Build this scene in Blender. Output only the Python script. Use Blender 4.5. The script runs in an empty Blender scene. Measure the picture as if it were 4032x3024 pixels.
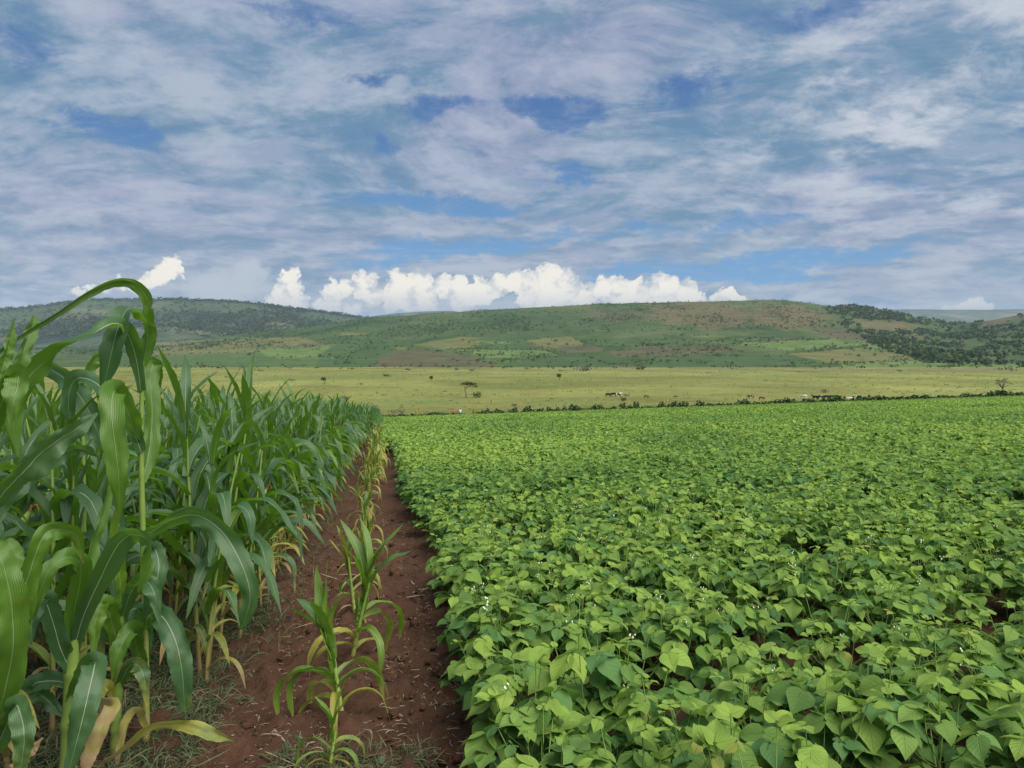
import bpy, math, random
import numpy as np

rng = np.random.default_rng(11)
random.seed(11)
PI = math.pi
scene = bpy.context.scene
COL = scene.collection

# ---------------------------------------------------------------- camera model
F = 3028.0            # focal length in photo pixels (4032 wide)
CX, HY = 2016.0, 1400.0
CAMZ = 1.6
SA, SB = 0.0673, 0.0335   # fall of the field away from the camera / rise to the right
ROW = -0.17               # direction of the crop rows (dx/dy)
EDGE = 141.0              # far edge of the bean field
PLAIN = -10.5             # valley floor
FOOT = 800.0              # foot of the hill


def P(X, Y, d):
    return np.array([(X - CX) / F * d, d, CAMZ - (Y - HY) / F * d])


def field_z(x, y):
    return -SA * y + SB * x


# ---------------------------------------------------------------- noise
def _hash(ix, iy, seed):
    h = (ix.astype(np.int64) * 374761393 + iy.astype(np.int64) * 668265263 + seed * 974634777) & 0xFFFFFFFF
    h = ((h ^ (h >> 13)) * 1274126177) & 0xFFFFFFFF
    h = h ^ (h >> 16)
    return (h & 0xFFFF) / 65535.0


def vnoise(x, y, seed=0):
    x = np.asarray(x, float); y = np.asarray(y, float)
    ix, iy = np.floor(x), np.floor(y)
    fx, fy = x - ix, y - iy
    fx = fx * fx * (3 - 2 * fx); fy = fy * fy * (3 - 2 * fy)
    a = _hash(ix, iy, seed); b = _hash(ix + 1, iy, seed)
    c = _hash(ix, iy + 1, seed); d = _hash(ix + 1, iy + 1, seed)
    return (a + (b - a) * fx) * (1 - fy) + (c + (d - c) * fx) * fy


def fbm(x, y, oct=4, seed=0):
    s = 0; a = 0.5; t = 0
    for o in range(oct):
        s = s + a * vnoise(x * 2 ** o + 17.3 * o, y * 2 ** o - 9.1 * o, seed + o)
        t += a; a *= 0.55
    return s / t


# ---------------------------------------------------------------- mesh building
def new_mesh(name, V, Fc, uv=None, tint=None, mat=None, smooth=True):
    V = np.ascontiguousarray(V, np.float32)
    Fc = np.ascontiguousarray(Fc, np.int32)
    me = bpy.data.meshes.new(name)
    n, k = Fc.shape
    me.vertices.add(len(V)); me.vertices.foreach_set("co", V.ravel())
    me.loops.add(n * k); me.loops.foreach_set("vertex_index", Fc.ravel())
    me.polygons.add(n)
    me.polygons.foreach_set("loop_start", np.arange(0, n * k, k, dtype=np.int32))
    me.polygons.foreach_set("use_smooth", np.full(n, smooth, dtype=bool))
    if uv is not None:
        l = me.uv_layers.new(name="UVMap")
        l.data.foreach_set("uv", np.ascontiguousarray(uv[Fc.ravel()], np.float32).ravel())
    if tint is not None:
        a = me.attributes.new("tint", 'FLOAT_COLOR', 'POINT')
        t4 = np.ones((len(V), 4), np.float32); t4[:, :3] = tint
        a.data.foreach_set("color", t4.ravel())
    me.update(calc_edges=True)
    me.validate()
    if mat is not None:
        me.materials.append(mat)
    return me


class Batch:
    """collects pieces (verts, quads, uvs, tint) into one mesh"""
    def __init__(self):
        self.V, self.F, self.U, self.T, self.n = [], [], [], [], 0

    def add(self, V, Fc, U=None, T=(0.5, 0, 0.5)):
        V = np.asarray(V, float)
        self.V.append(V); self.F.append(np.asarray(Fc) + self.n)
        self.U.append(np.zeros((len(V), 2)) if U is None else U)
        T = np.asarray(T, float)
        self.T.append(np.tile(T, (len(V), 1)) if T.ndim == 1 else T)
        self.n += len(V)

    def many(self, tmpl, M, O, T):
        """tmpl=(V,F,U); M (k,3,3) columns side/forward/normal scaled; O (k,3); T (k,3)"""
        V, Fc, U = tmpl
        k, nv = len(O), len(V)
        if k == 0:
            return
        W = np.einsum('kij,vj->kvi', M, V) + O[:, None, :]
        self.V.append(W.reshape(-1, 3))
        Fk = Fc[None] + (np.arange(k) * nv)[:, None, None] + self.n
        self.F.append(Fk.reshape(-1, Fc.shape[1]))
        self.U.append(np.tile(U, (k, 1)))
        self.T.append(np.repeat(T, nv, axis=0))
        self.n += k * nv

    def arrays(self):
        return np.concatenate(self.V), np.concatenate(self.F), np.concatenate(self.U), np.concatenate(self.T)

    def mesh(self, name, mat, smooth=True):
        V, Fc, U, T = self.arrays()
        return new_mesh(name, V, Fc, U, T, mat, smooth)


def obj(name, me, parent=None, loc=None, **props):
    o = bpy.data.objects.new(name, me)
    COL.objects.link(o)
    if parent is not None:
        o.parent = parent
    if loc is not None:
        o.location = loc
    for k, v in props.items():
        o[k] = v
    return o


def thing(name, label, cat, loc, group=None, me=None, rotz=0.0, scale=1.0):
    o = bpy.data.objects.new(name, me)
    COL.objects.link(o)
    o.location = loc
    o.rotation_euler = (0, 0, rotz)
    o.scale = (scale,) * 3
    o['label'] = label; o['category'] = cat
    if group:
        o['group'] = group
    return o


def copy_tree(root, loc, rotz, scale, label=None, group=None, tilt=(0, 0)):
    r = root.copy(); COL.objects.link(r)
    r.location = loc; r.rotation_euler = (tilt[0], tilt[1], rotz); r.scale = (scale,) * 3
    if label: r['label'] = label
    if group: r['group'] = group
    for ch in list(root.children):
        c = ch.copy(); COL.objects.link(c); c.parent = r
        for g in list(ch.children):
            d = g.copy(); COL.objects.link(d); d.parent = c
    return r


def tube(pts, rad, sides=6):
    pts = np.asarray(pts, float); n = len(pts)
    rad = np.broadcast_to(np.asarray(rad, float), (n,))
    T = np.gradient(pts, axis=0); T /= np.linalg.norm(T, axis=1)[:, None] + 1e-9
    ref = np.where(np.abs(T[:, 2:3]) > 0.9, np.array([[1.0, 0, 0]]), np.array([[0, 0, 1.0]]))
    A = np.cross(T, ref); A /= np.linalg.norm(A, axis=1)[:, None] + 1e-9
    B = np.cross(T, A)
    th = np.arange(sides) * 2 * PI / sides
    V = pts[:, None] + rad[:, None, None] * (np.cos(th)[None, :, None] * A[:, None] + np.sin(th)[None, :, None] * B[:, None])
    i = np.arange(n - 1)[:, None] * sides; j = np.arange(sides)[None]; j2 = (j + 1) % sides
    Fc = np.stack([i + j, i + j2, i + sides + j2, i + sides + j], -1).reshape(-1, 4)
    U = np.stack([np.tile(th / (2 * PI), n), np.repeat(np.linspace(0, 1, n), sides)], 1)
    return V.reshape(-1, 3), Fc, U


def ribbon(Pn, side, nrm, w, ncol, fold, wave=0.0, freq=9.0, ph=0.0):
    n = len(Pn)
    s = np.linspace(0, 1, n)
    u = np.linspace(-1, 1, ncol)
    u1 = u
    if ncol >= 7:
        ra = np.stack([vnoise(s * 46 + ph * 9 + 31 * (1 if q < 0 else 0), s * 0, 3) for q in u], 1)
        u = u[None] * (1 - 0.30 * np.clip(ra - 0.45, 0, 1) * (np.abs(u)[None] > 0.99))
    else:
        u = np.tile(u[None], (n, 1))
    w = np.asarray(w); fold = np.broadcast_to(fold, (n,))
    au = np.abs(u)[:, :, None]
    V = (Pn[:, None] + side[:, None] * (u[:, :, None] * (w * np.cos(fold))[:, None, None])
         + nrm[:, None] * au * (w * np.sin(fold))[:, None, None])
    u = u1
    wv = np.sin(freq * s + ph)[:, None] * np.where(u < 0, 1.0, -0.8)[None] + np.sin(freq * 1.7 * s + 2 * ph)[:, None] * 0.6
    V = V + nrm[:, None] * (wv * wave * (u ** 2)[None] * w[:, None])[:, :, None]
    i = np.arange(n - 1)[:, None] * ncol; j = np.arange(ncol - 1)[None]
    Fc = np.stack([i + j, i + j + 1, i + ncol + j + 1, i + ncol + j], -1).reshape(-1, 4)
    U = np.stack([np.tile((u + 1) / 2, n), np.repeat(s, ncol)], 1)
    return V.reshape(-1, 3), Fc, U


def catmull(C, n):
    C = np.asarray(C, float)
    k = len(C)
    D = np.vstack([2 * C[0] - C[1], C, 2 * C[-1] - C[-2]])
    t = np.linspace(0, k - 1 - 1e-6, n)
    i = t.astype(int); f = (t - i)[:, None]
    p0, p1, p2, p3 = D[i], D[i + 1], D[i + 2], D[i + 3]
    return 0.5 * (2 * p1 + (p2 - p0) * f + (2 * p0 - 5 * p1 + 4 * p2 - p3) * f ** 2 + (3 * p1 - p0 - 3 * p2 + p3) * f ** 3)


# ---------------------------------------------------------------- materials
class NT:
    def __init__(self, tree):
        self.t = tree; self.n = tree.nodes; self.l = tree.links

    def new(self, typ, **kw):
        nd = self.n.new(typ)
        for k, v in kw.items():
            setattr(nd, k, v)
        return nd

    def put(self, sock, v):
        if hasattr(v, 'is_output') or isinstance(v, bpy.types.NodeSocket):
            self.l.new(v, sock)
        elif v is not None:
            if isinstance(v, (tuple, list)) and len(v) == 3 and sock.type == 'RGBA':
                v = (*v, 1)
            sock.default_value = v

    def m(self, op, a, b=None, c=None, clamp=False):
        nd = self.new('ShaderNodeMath', operation=op, use_clamp=clamp)
        self.put(nd.inputs[0], a)
        if b is not None: self.put(nd.inputs[1], b)
        if c is not None: self.put(nd.inputs[2], c)
        return nd.outputs[0]

    def vm(self, op, a, b=None):
        nd = self.new('ShaderNodeVectorMath', operation=op)
        self.put(nd.inputs[0], a)
        if b is not None: self.put(nd.inputs[1], b)
        return nd.outputs['Value'] if op in ('DISTANCE', 'LENGTH', 'DOT_PRODUCT') else nd.outputs[0]

    def mix(self, f, a, b, blend='MIX'):
        nd = self.new('ShaderNodeMix', data_type='RGBA', blend_type=blend)
        self.put(nd.inputs[0], f); self.put(nd.inputs[6], a); self.put(nd.inputs[7], b)
        return nd.outputs[2]

    def noise(self, vec, scale, detail=4, rough=0.55, dist=0.0, dim='3D'):
        nd = self.new('ShaderNodeTexNoise', noise_dimensions=dim)
        if vec is not None: self.put(nd.inputs['Vector'], vec)
        nd.inputs['Scale'].default_value = scale; nd.inputs['Detail'].default_value = detail
        nd.inputs['Roughness'].default_value = rough; nd.inputs['Distortion'].default_value = dist
        return nd.outputs[0]

    def step(self, x, lo, hi):
        nd = self.new('ShaderNodeMapRange', interpolation_type='SMOOTHSTEP')
        self.put(nd.inputs[0], x); self.put(nd.inputs[1], lo); self.put(nd.inputs[2], hi)
        nd.inputs[3].default_value = 0; nd.inputs[4].default_value = 1
        return nd.outputs[0]

    def sep(self, v):
        nd = self.new('ShaderNodeSeparateXYZ'); self.put(nd.inputs[0], v); return nd.outputs

    def comb(self, x, y, z):
        nd = self.new('ShaderNodeCombineXYZ')
        self.put(nd.inputs[0], x); self.put(nd.inputs[1], y); self.put(nd.inputs[2], z)
        return nd.outputs[0]


def material(name):
    mt = bpy.data.materials.new(name); mt.use_nodes = True
    mt.node_tree.nodes.clear()
    g = NT(mt.node_tree)
    out = g.new('ShaderNodeOutputMaterial')
    return mt, g, out


def principled(g, col, rough=0.6, spec=0.4, normal=None):
    b = g.new('ShaderNodeBsdfPrincipled')
    g.put(b.inputs['Base Color'], col); g.put(b.inputs['Roughness'], rough)
    b.inputs['Specular IOR Level'].default_value = spec
    if normal is not None: g.put(b.inputs['Normal'], normal)
    return b.outputs[0]


def bump(g, h, strength, dist):
    b = g.new('ShaderNodeBump'); g.put(b.inputs['Height'], h)
    b.inputs['Strength'].default_value = strength; b.inputs['Distance'].default_value = dist
    return b.outputs[0]


def attr(g, name='tint'):
    a = g.new('ShaderNodeAttribute', attribute_name=name)
    return a.outputs['Color']


def leaf_shader(g, out, col, tcol, tr, rough, spec, normal=None):
    p = principled(g, col, rough, spec, normal)
    t = g.new('ShaderNodeBsdfTranslucent'); g.put(t.inputs[0], tcol)
    mx = g.new('ShaderNodeMixShader'); mx.inputs[0].default_value = tr
    g.l.new(p, mx.inputs[1]); g.l.new(t.outputs[0], mx.inputs[2])
    g.l.new(mx.outputs[0], out.inputs[0])


def mat_corn_leaf():
    mt, g, out = material('maize_leaf')
    tint = g.sep(attr(g))
    uv = g.new('ShaderNodeUVMap').outputs[0]
    u, v, _ = g.sep(uv)
    obji = g.new('ShaderNodeObjectInfo').outputs['Random']
    tc = g.new('ShaderNodeTexCoord').outputs['Object']
    base = g.mix(tint[0], (0.034, 0.098, 0.032), (0.108, 0.205, 0.038))
    base = g.mix(g.m('MULTIPLY', obji, 0.35), base, (0.110, 0.205, 0.036))
    base = g.mix(g.m('MULTIPLY', g.step(tint[2], 0.8, 1.0), 0.7), base, (0.25, 0.37, 0.034))
    n1 = g.noise(tc, 7.0, 4)
    base = g.mix(g.m('MULTIPLY', n1, 0.45), base, (0.045, 0.11, 0.045))
    # fine parallel veins
    st = g.m('SINE', g.m('MULTIPLY', u, 95.0))
    st2 = g.noise(g.comb(g.m('MULTIPLY', u, 26.0), g.m('MULTIPLY', v, 1.2), obji), 1.0, 3)
    base = g.mix(g.m('MULTIPLY', g.step(st, 0.2, 1.0), 0.09), base, (0.13, 0.24, 0.06))
    base = g.mix(g.m('MULTIPLY', g.step(st2, 0.5, 0.75), 0.35), base, (0.11, 0.22, 0.035))
    back = g.new('ShaderNodeNewGeometry').outputs['Backfacing']
    yg = g.step(tint[2], 0.8, 1.0)
    upper = g.mix(g.m('MULTIPLY_ADD', yg, -0.48, 0.55), base, (0.058, 0.125, 0.062))
    under = g.mix(0.50, base, (0.088, 0.200, 0.008))
    under = g.mix(g.m('MULTIPLY', g.step(st, 0.3, 1.0), 0.22), under, (0.20, 0.30, 0.02))
    base = g.mix(back, under, upper)
    # pale midrib, fading to the tip
    du = g.m('ABSOLUTE', g.m('SUBTRACT', u, 0.5))
    wid = g.m('MULTIPLY_ADD', v, -0.024, 0.031)
    rib = g.m('SUBTRACT', 1.0, g.step(g.m('DIVIDE', du, wid), 0.55, 1.0))
    base = g.mix(g.m('MULTIPLY', rib, g.m('MULTIPLY_ADD', back, 0.45, 0.40)), base, (0.50, 0.58, 0.38))
    # dry tips, edges and whole dry leaves
    dn = g.noise(tc, 16.0, 4)
    edge = g.m('MULTIPLY', g.step(du, 0.36, 0.52), 0.55)
    dry = g.m('ADD', g.m('MULTIPLY', tint[1], 1.5), g.m('MULTIPLY', g.m('SUBTRACT', dn, 0.5), 0.9))
    dry = g.m('ADD', dry, g.m('MULTIPLY', g.step(v, 0.72, 1.05), g.m('MULTIPLY_ADD', tint[1], 0.9, 0.12)))
    dry = g.m('ADD', dry, g.m('MULTIPLY', edge, tint[1]))
    spk = g.step(g.noise(tc, 60.0, 2), 0.71, 0.77)
    base = g.mix(g.m('MULTIPLY', spk, 0.6), base, (0.30, 0.27, 0.12))
    yel = g.step(dry, 0.28, 0.75)
    brn = g.step(dry, 0.95, 1.5)
    base = g.mix(yel, base, (0.33, 0.32, 0.06))
    base = g.mix(brn, base, (0.34, 0.235, 0.13))
    tcol = g.mix(0.6, base, (0.17, 0.38, 0.012))
    tcol = g.mix(yel, tcol, base)
    h = g.m('ADD', g.m('MULTIPLY', st, 0.35), g.m('MULTIPLY', rib, -1.5))
    leaf_shader(g, out, base, tcol, 0.42, g.m('MULTIPLY_ADD', n1, 0.2, 0.32), 0.50, bump(g, h, 0.45, 0.002))
    return mt


def mat_stalk():
    mt, g, out = material('maize_stalk')
    tint = g.sep(attr(g))
    tc = g.new('ShaderNodeTexCoord').outputs['Object']
    n = g.noise(g.vm('MULTIPLY', tc, (40, 40, 5)), 1.0, 4)
    c = g.mix(tint[1], (0.15, 0.25, 0.04), (0.29, 0.25, 0.08))
    c = g.mix(g.step(tint[1], 0.6, 1.1), c, (0.20, 0.10, 0.055))
    c = g.mix(g.m('MULTIPLY', n, 0.5), c, (0.22, 0.26, 0.08))
    g.l.new(principled(g, c, 0.45, 0.4, bump(g, n, 0.3, 0.003)), out.inputs[0])
    return mt


def mat_bean_leaf():
    mt, g, out = material('bean_leaf')
    tint = g.sep(attr(g))
    uv = g.new('ShaderNodeUVMap').outputs[0]
    u, v, _ = g.sep(uv)
    geo = g.new('ShaderNodeNewGeometry')
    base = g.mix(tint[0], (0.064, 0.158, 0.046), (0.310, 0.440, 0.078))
    base = g.mix(g.m('MULTIPLY', g.step(tint[2], 0.55, 0.95), 0.65), base, (0.075, 0.195, 0.085))
    n = g.noise(geo.outputs['Position'], 23.0, 4)
    base = g.mix(g.m('MULTIPLY', n, 0.4), base, (0.06, 0.15, 0.03))
    du = g.m('ABSOLUTE', g.m('SUBTRACT', u, 0.5))
    rib = g.m('SUBTRACT', 1.0, g.step(du, 0.006, 0.03))
    lat = g.m('FRACT', g.m('MULTIPLY_ADD', g.m('SUBTRACT', v, g.m('MULTIPLY', du, 0.75)), 6.0, 3.0))
    lat = g.m('SUBTRACT', 1.0, g.step(g.m('ABSOLUTE', g.m('SUBTRACT', lat, 0.5)), 0.0, 0.10))
    vein = g.m('MAXIMUM', rib, g.m('MULTIPLY', lat, 0.55))
    base = g.mix(g.m('MULTIPLY', vein, 0.42), base, (0.24, 0.36, 0.10))
    # old yellow leaves and small blemishes
    sp = g.step(g.noise(geo.outputs['Position'], 75.0, 2), 0.70, 0.78)
    yel = g.step(g.m('ADD', tint[1], g.m('MULTIPLY', n, 0.3)), 0.75, 1.05)
    base = g.mix(g.m('MULTIPLY', sp, 0.35), base, (0.22, 0.22, 0.05))
    base = g.mix(yel, base, (0.33, 0.34, 0.08))
    tcol = g.mix(0.5, base, (0.18, 0.36, 0.03))
    h = g.m('ADD', g.m('MULTIPLY', vein, -1.0), g.m('MULTIPLY', n, 0.8))
    leaf_shader(g, out, base, tcol, 0.38, 0.62, 0.15, bump(g, h, 0.7, 0.004))
    return mt


def mat_simple(name, c1, c2, scale, rough=0.8, b=0.3, spec=0.25, bd=0.01):
    mt, g, out = material(name)
    tc = g.new('ShaderNodeTexCoord').outputs['Object']
    n = g.noise(tc, scale, 5)
    g.l.new(principled(g, g.mix(n, c1, c2), rough, spec, bump(g, n, b, bd)), out.inputs[0])
    return mt


def mat_tinted(name, c1, c2, c3=None, tr=0.0, rough=0.75, rand=0.0, rcol=(0.1, 0.1, 0.05)):
    mt, g, out = material(name)
    t = g.sep(attr(g))
    c = g.mix(t[0], c1, c2)
    if c3 is not None: c = g.mix(t[1], c, c3)
    if rand:
        r = g.new('ShaderNodeObjectInfo').outputs['Random']
        c = g.mix(g.m('MULTIPLY', r, rand), c, rcol)
    if tr:
        leaf_shader(g, out, c, c, tr, rough, 0.25)
    else:
        g.l.new(principled(g, c, rough, 0.25), out.inputs[0])
    return mt


def mat_soil():
    mt, g, out = material('red_soil')
    tc = g.new('ShaderNodeTexCoord').outputs['Object']
    n1 = g.noise(tc, 1.6, 5); n2 = g.noise(tc, 26.0, 6, 0.65); n3 = g.noise(tc, 120.0, 3)
    c = g.mix(n2, (0.032, 0.0155, 0.0085), (0.094, 0.0480, 0.0285))
    c = g.mix(g.m('MULTIPLY', g.step(n1, 0.45, 0.7), 0.5), c, (0.080, 0.042, 0.028))
    c = g.mix(g.m('MULTIPLY', g.step(n3, 0.62, 0.74), 0.30), c, (0.13, 0.090, 0.065))
    c = g.mix(g.m('MULTIPLY', g.step(n3, 0.40, 0.30), 0.4), c, (0.03, 0.014, 0.01))
    h = g.m('ADD', n2, g.m('MULTIPLY', n3, 0.5))
    g.l.new(principled(g, c, 0.95, 0.15, bump(g, h, 0.9, 0.018)), out.inputs[0])
    return mt


def mat_cover(name, s1, s2, amt, stretch=(1, 1, 1)):
    """land cover colour from the terrain's attribute, broken up by two noises"""
    mt, g, out = material(name)
    c = attr(g)
    tc = g.new('ShaderNodeTexCoord').outputs['Object']
    tc = g.vm('MULTIPLY', tc, stretch)
    n1 = g.noise(tc, s1, 5, 0.6); n2 = g.noise(tc, s2, 5, 0.65)
    k = g.m('MULTIPLY_ADD', g.m('SUBTRACT', n1, 0.5), amt * 1.6, 1.0)
    k = g.m('ADD', k, g.m('MULTIPLY', g.m('SUBTRACT', n2, 0.5), amt * 2.0))
    kk = g.comb(k, k, k)
    c = g.mix(1.0, c, kk, 'MULTIPLY')
    g.l.new(principled(g, c, 0.95, 0.1), out.inputs[0])
    return mt


M_CORN = mat_corn_leaf(); M_STALK = mat_stalk(); M_BEAN = mat_bean_leaf(); M_SOIL = mat_soil()
M_STEM = mat_simple('bean_stem', (0.10, 0.20, 0.04), (0.20, 0.28, 0.07), 30)
M_FLOWER = mat_simple('bean_flower', (0.75, 0.74, 0.62), (0.62, 0.66, 0.40), 60, 0.6)
M_STRAW = mat_tinted('dry_straw', (0.11, 0.075, 0.045), (0.36, 0.28, 0.18), (0.30, 0.30, 0.22))
M_WEED = mat_tinted('weed_leaf', (0.035, 0.062, 0.024), (0.095, 0.125, 0.055), (0.17, 0.14, 0.085), tr=0.25)
M_SILK = mat_simple('maize_silk', (0.10, 0.035, 0.02), (0.24, 0.11, 0.05), 40)
M_CROWN = mat_tinted('crown_leaf', (0.026, 0.056, 0.020), (0.080, 0.130, 0.034), (0.13, 0.125, 0.055), tr=0.4, rand=0.35, rcol=(0.06, 0.085, 0.03))
M_BARK = mat_simple('bark', (0.05, 0.038, 0.028), (0.12, 0.095, 0.07), 6)
M_GREYCROWN = mat_tinted('grey_scrub', (0.055, 0.065, 0.035), (0.13, 0.13, 0.085), (0.15, 0.125, 0.085), tr=0.15, rand=0.4, rcol=(0.11, 0.10, 0.06))
M_HEDGE = mat_tinted('hedge_leaf', (0.016, 0.050, 0.013), (0.050, 0.110, 0.025), (0.10, 0.11, 0.04), tr=0.2, rand=0.3, rcol=(0.04, 0.09, 0.03))
M_GRASS = mat_tinted('pasture_grass', (0.24, 0.25, 0.07), (0.36, 0.36, 0.12), (0.38, 0.34, 0.14), tr=0.5)
M_HILL = mat_cover('hill_cover', 0.025, 0.16, 0.85)
M_FAR = mat_cover('far_cover', 0.008, 0.045, 0.95)
M_PASTURE = mat_cover('pasture_cover', 0.05, 0.4, 0.45, (0.8, 0.9, 1))

# ---------------------------------------------------------------- terrain
SC = 4032 / 2212.0
RIDGE = np.array([(-900, 1385), (0, 1374), (365, 1362), (600, 1347), (730, 1340), (1020, 1305), (1276, 1279), (1486, 1247), (1640, 1238),
                  (1823, 1227), (2096, 1210), (2370, 1196), (2643, 1188), (2825, 1184), (3008, 1178), (3100, 1182), (3208, 1197),
                  (3281, 1206), (3372, 1203), (3500, 1224), (3573, 1240), (3646, 1257), (3755, 1274), (3883, 1264), (4032, 1236), (4500, 1200)], float)
LEFTR = np.array([(-900, 1250), (0, 1212), (110, 1206), (219, 1194), (365, 1181), (640, 1176), (784, 1181), (1000, 1188), (1166, 1212),
                  (1276, 1226), (1440, 1249), (1570, 1262), (1900, 1330), (2600, 1390), (4500, 1398)], float)
FARR = np.array([(-900, 1330), (1300, 1290), (1450, 1244), (1640, 1228), (1800, 1222), (1860, 1240), (2200, 1262), (3300, 1240), (3480, 1221),
                 (3600, 1216), (3800, 1220), (4032, 1216), (4500, 1230)], float)


def smooth_interp(tab, X):
    Xs = np.linspace(tab[0, 0], tab[-1, 0], 900)
    Ys = np.interp(Xs, tab[:, 0], tab[:, 1])
    k = np.hanning(25); k /= k.sum()
    Yp = np.convolve(np.pad(Ys, 12, mode='edge'), k, 'valid')
    return np.interp(X, Xs, Yp)


HILL_Y = 2300.0


def hill_z(x, y):
    xr = x / y
    X = xr * F + CX
    z2 = CAMZ + HILL_Y * (HY - smooth_interp(RIDGE, X)) / F
    t = (y - FOOT) / (HILL_Y - FOOT)
    tc = np.clip(t, 0, 1)
    z = PLAIN + (z2 - PLAIN) * (0.45 * tc + 0.55 * tc ** 1.7)
    z = z - np.clip(t - 1, 0, None) ** 1.5 * 260
    g = fbm(x / 230.0, y / 420.0, 4, 5) - 0.5
    g2 = np.abs(fbm(x / 150.0 + 0.3 * y / 200, y / 900.0, 3, 9) - 0.5)
    z = z + (g * 30 + g2 * 44 - 8) * np.clip(tc * 1.4, 0, 1) * np.clip(1.15 - tc, 0.12, 1)
    return z


def pasture_z(x, y):
    fz = field_z(x, np.minimum(y, EDGE + 1))
    t = np.clip((y - EDGE - 1) / 70.0, 0, 1); t = t * t * (3 - 2 * t)
    n = (fbm(x / 40, y / 40, 3, 21) - 0.5) * 1.2 * np.clip((y - EDGE - 1) / 30, 0, 1) * np.clip((FOOT - y) / 100, 0, 1)
    return fz + (PLAIN - fz) * t + n


def ground_z(x, y):
    x = np.asarray(x, float); y = np.asarray(y, float)
    return np.where(y < EDGE + 1, field_z(x, y), np.where(y < FOOT, pasture_z(x, y), hill_z(x, np.maximum(y, FOOT))))


def on_ground(X, Y, lo=EDGE + 1, hi=HILL_Y):
    """first point of the terrain under a photo pixel"""
    ys = np.concatenate([np.linspace(lo, FOOT, 900), np.linspace(FOOT, hi, 900)])
    xs = (X - CX) / F * ys
    zs = CAMZ - (Y - HY) / F * ys
    g = ground_z(xs, ys)
    hit = np.nonzero(zs <= g)[0]
    i = hit[0] if len(hit) else len(ys) - 1
    return np.array([xs[i], ys[i], g[i]])


def grid_faces(nr, nc):
    i = np.arange(nr - 1)[:, None] * nc; j = np.arange(nc - 1)[None]
    return np.stack([i + j, i + j + 1, i + nc + j + 1, i + nc + j], -1).reshape(-1, 4)


# field soil (clods are real relief near the camera)
def path_u(x, y):
    return x - ROW * y


xs = np.unique(np.round(np.concatenate([np.linspace(-130, -9, 60), np.arange(-9, -3.2, 0.12), np.arange(-3.2, 1.2, 0.028),
                                        np.arange(1.2, 9, 0.12), np.linspace(9, 150, 60)]), 4))
ys = np.unique(np.round(np.concatenate([np.linspace(-300, 2, 40), np.arange(2.0, 8.5, 0.028), np.arange(8.5, 20, 0.09), np.linspace(20, EDGE + 1, 90)]), 4))
GX, GY = np.meshgrid(xs, ys)
u = path_u(GX, GY)
near = np.clip((22 - GY) / 8, 0, 1)
bumpz = (fbm(GX * 3.2, GY * 3.2, 3, 31) - 0.5) * 0.07 + (fbm(GX * 14, GY * 14, 3, 33) - 0.5) * 0.035
crumb = np.clip(fbm(GX * 20, GY * 20, 2, 37) - 0.58, 0, 1) * 0.16 + np.clip(fbm(GX * 8, GY * 8, 2, 39) - 0.60, 0, 1) * 0.20
ridge = 0.05 * np.exp(-((u + 1.1) / 0.35) ** 2) + 0.03 * np.exp(-((u + 0.17) / 0.2) ** 2) + 0.05 * np.clip((u - 0.35) / 0.3, 0, 1)
GZ = field_z(GX, GY) + (bumpz + crumb) * near + ridge * near - 0.01
obj('field_soil', new_mesh('field_soil', np.stack([GX, GY, GZ], -1).reshape(-1, 3), grid_faces(len(ys), len(xs)), mat=M_SOIL), kind='structure')

# pasture
xrs = np.linspace(-1.05, 1.05, 260)
pys = np.concatenate([np.linspace(EDGE + 1, 300, 80), np.linspace(305, FOOT + 2, 80)])
PY, PXR = np.meshgrid(pys, xrs, indexing='ij')
PX = PXR * PY
PZ = pasture_z(PX, np.minimum(PY, FOOT)) - 0.02
pc = np.array([0.158, 0.168, 0.048])
c = np.tile(pc, (PX.size, 1)).reshape(PX.shape + (3,))
n = fbm(PX / 50, PY / 70, 5, 51)[..., None]
c = c * (0.55 + 0.9 * n)
n2 = np.clip((fbm(PX / 45 + 5, PY / 60, 4, 53) - 0.55) * 6, 0, 1)[..., None]
c = c * (1 - n2) + np.array([0.112, 0.118, 0.030]) * n2
n3 = np.clip((fbm(PX / 40 + 9, PY / 50, 4, 57) - 0.60) * 7, 0, 1)[..., None] * 0.7
c = c * (1 - n3) + np.array([0.105, 0.155, 0.042]) * n3
far = np.clip((PY - 480) / 250, 0, 1)[..., None] * np.clip((fbm(PX / 80, PY / 60, 3, 61) - 0.4) * 4, 0, 1)[..., None] * np.clip(PXR + 0.25, 0, 0.6)[..., None] * 1.5
c = c * (1 - far) + np.array([0.128, 0.122, 0.065]) * far
obj('pasture', new_mesh('pasture', np.stack([PX, PY, PZ], -1).reshape(-1, 3), grid_faces(len(pys), len(xrs)), tint=c.reshape(-1, 3), mat=M_PASTURE), kind='structure')


# hills
def in_poly(px, py, poly):
    poly = np.asarray(poly, float)
    r = np.zeros(px.shape, bool)
    x1, y1 = poly[-1]
    for x2, y2 in poly:
        cnd = ((y1 > py) != (y2 > py)) & (px < (x2 - x1) * (py - y1) / (y2 - y1 + 1e-12) + x1)
        r ^= cnd
        x1, y1 = x2, y2
    return r


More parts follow.
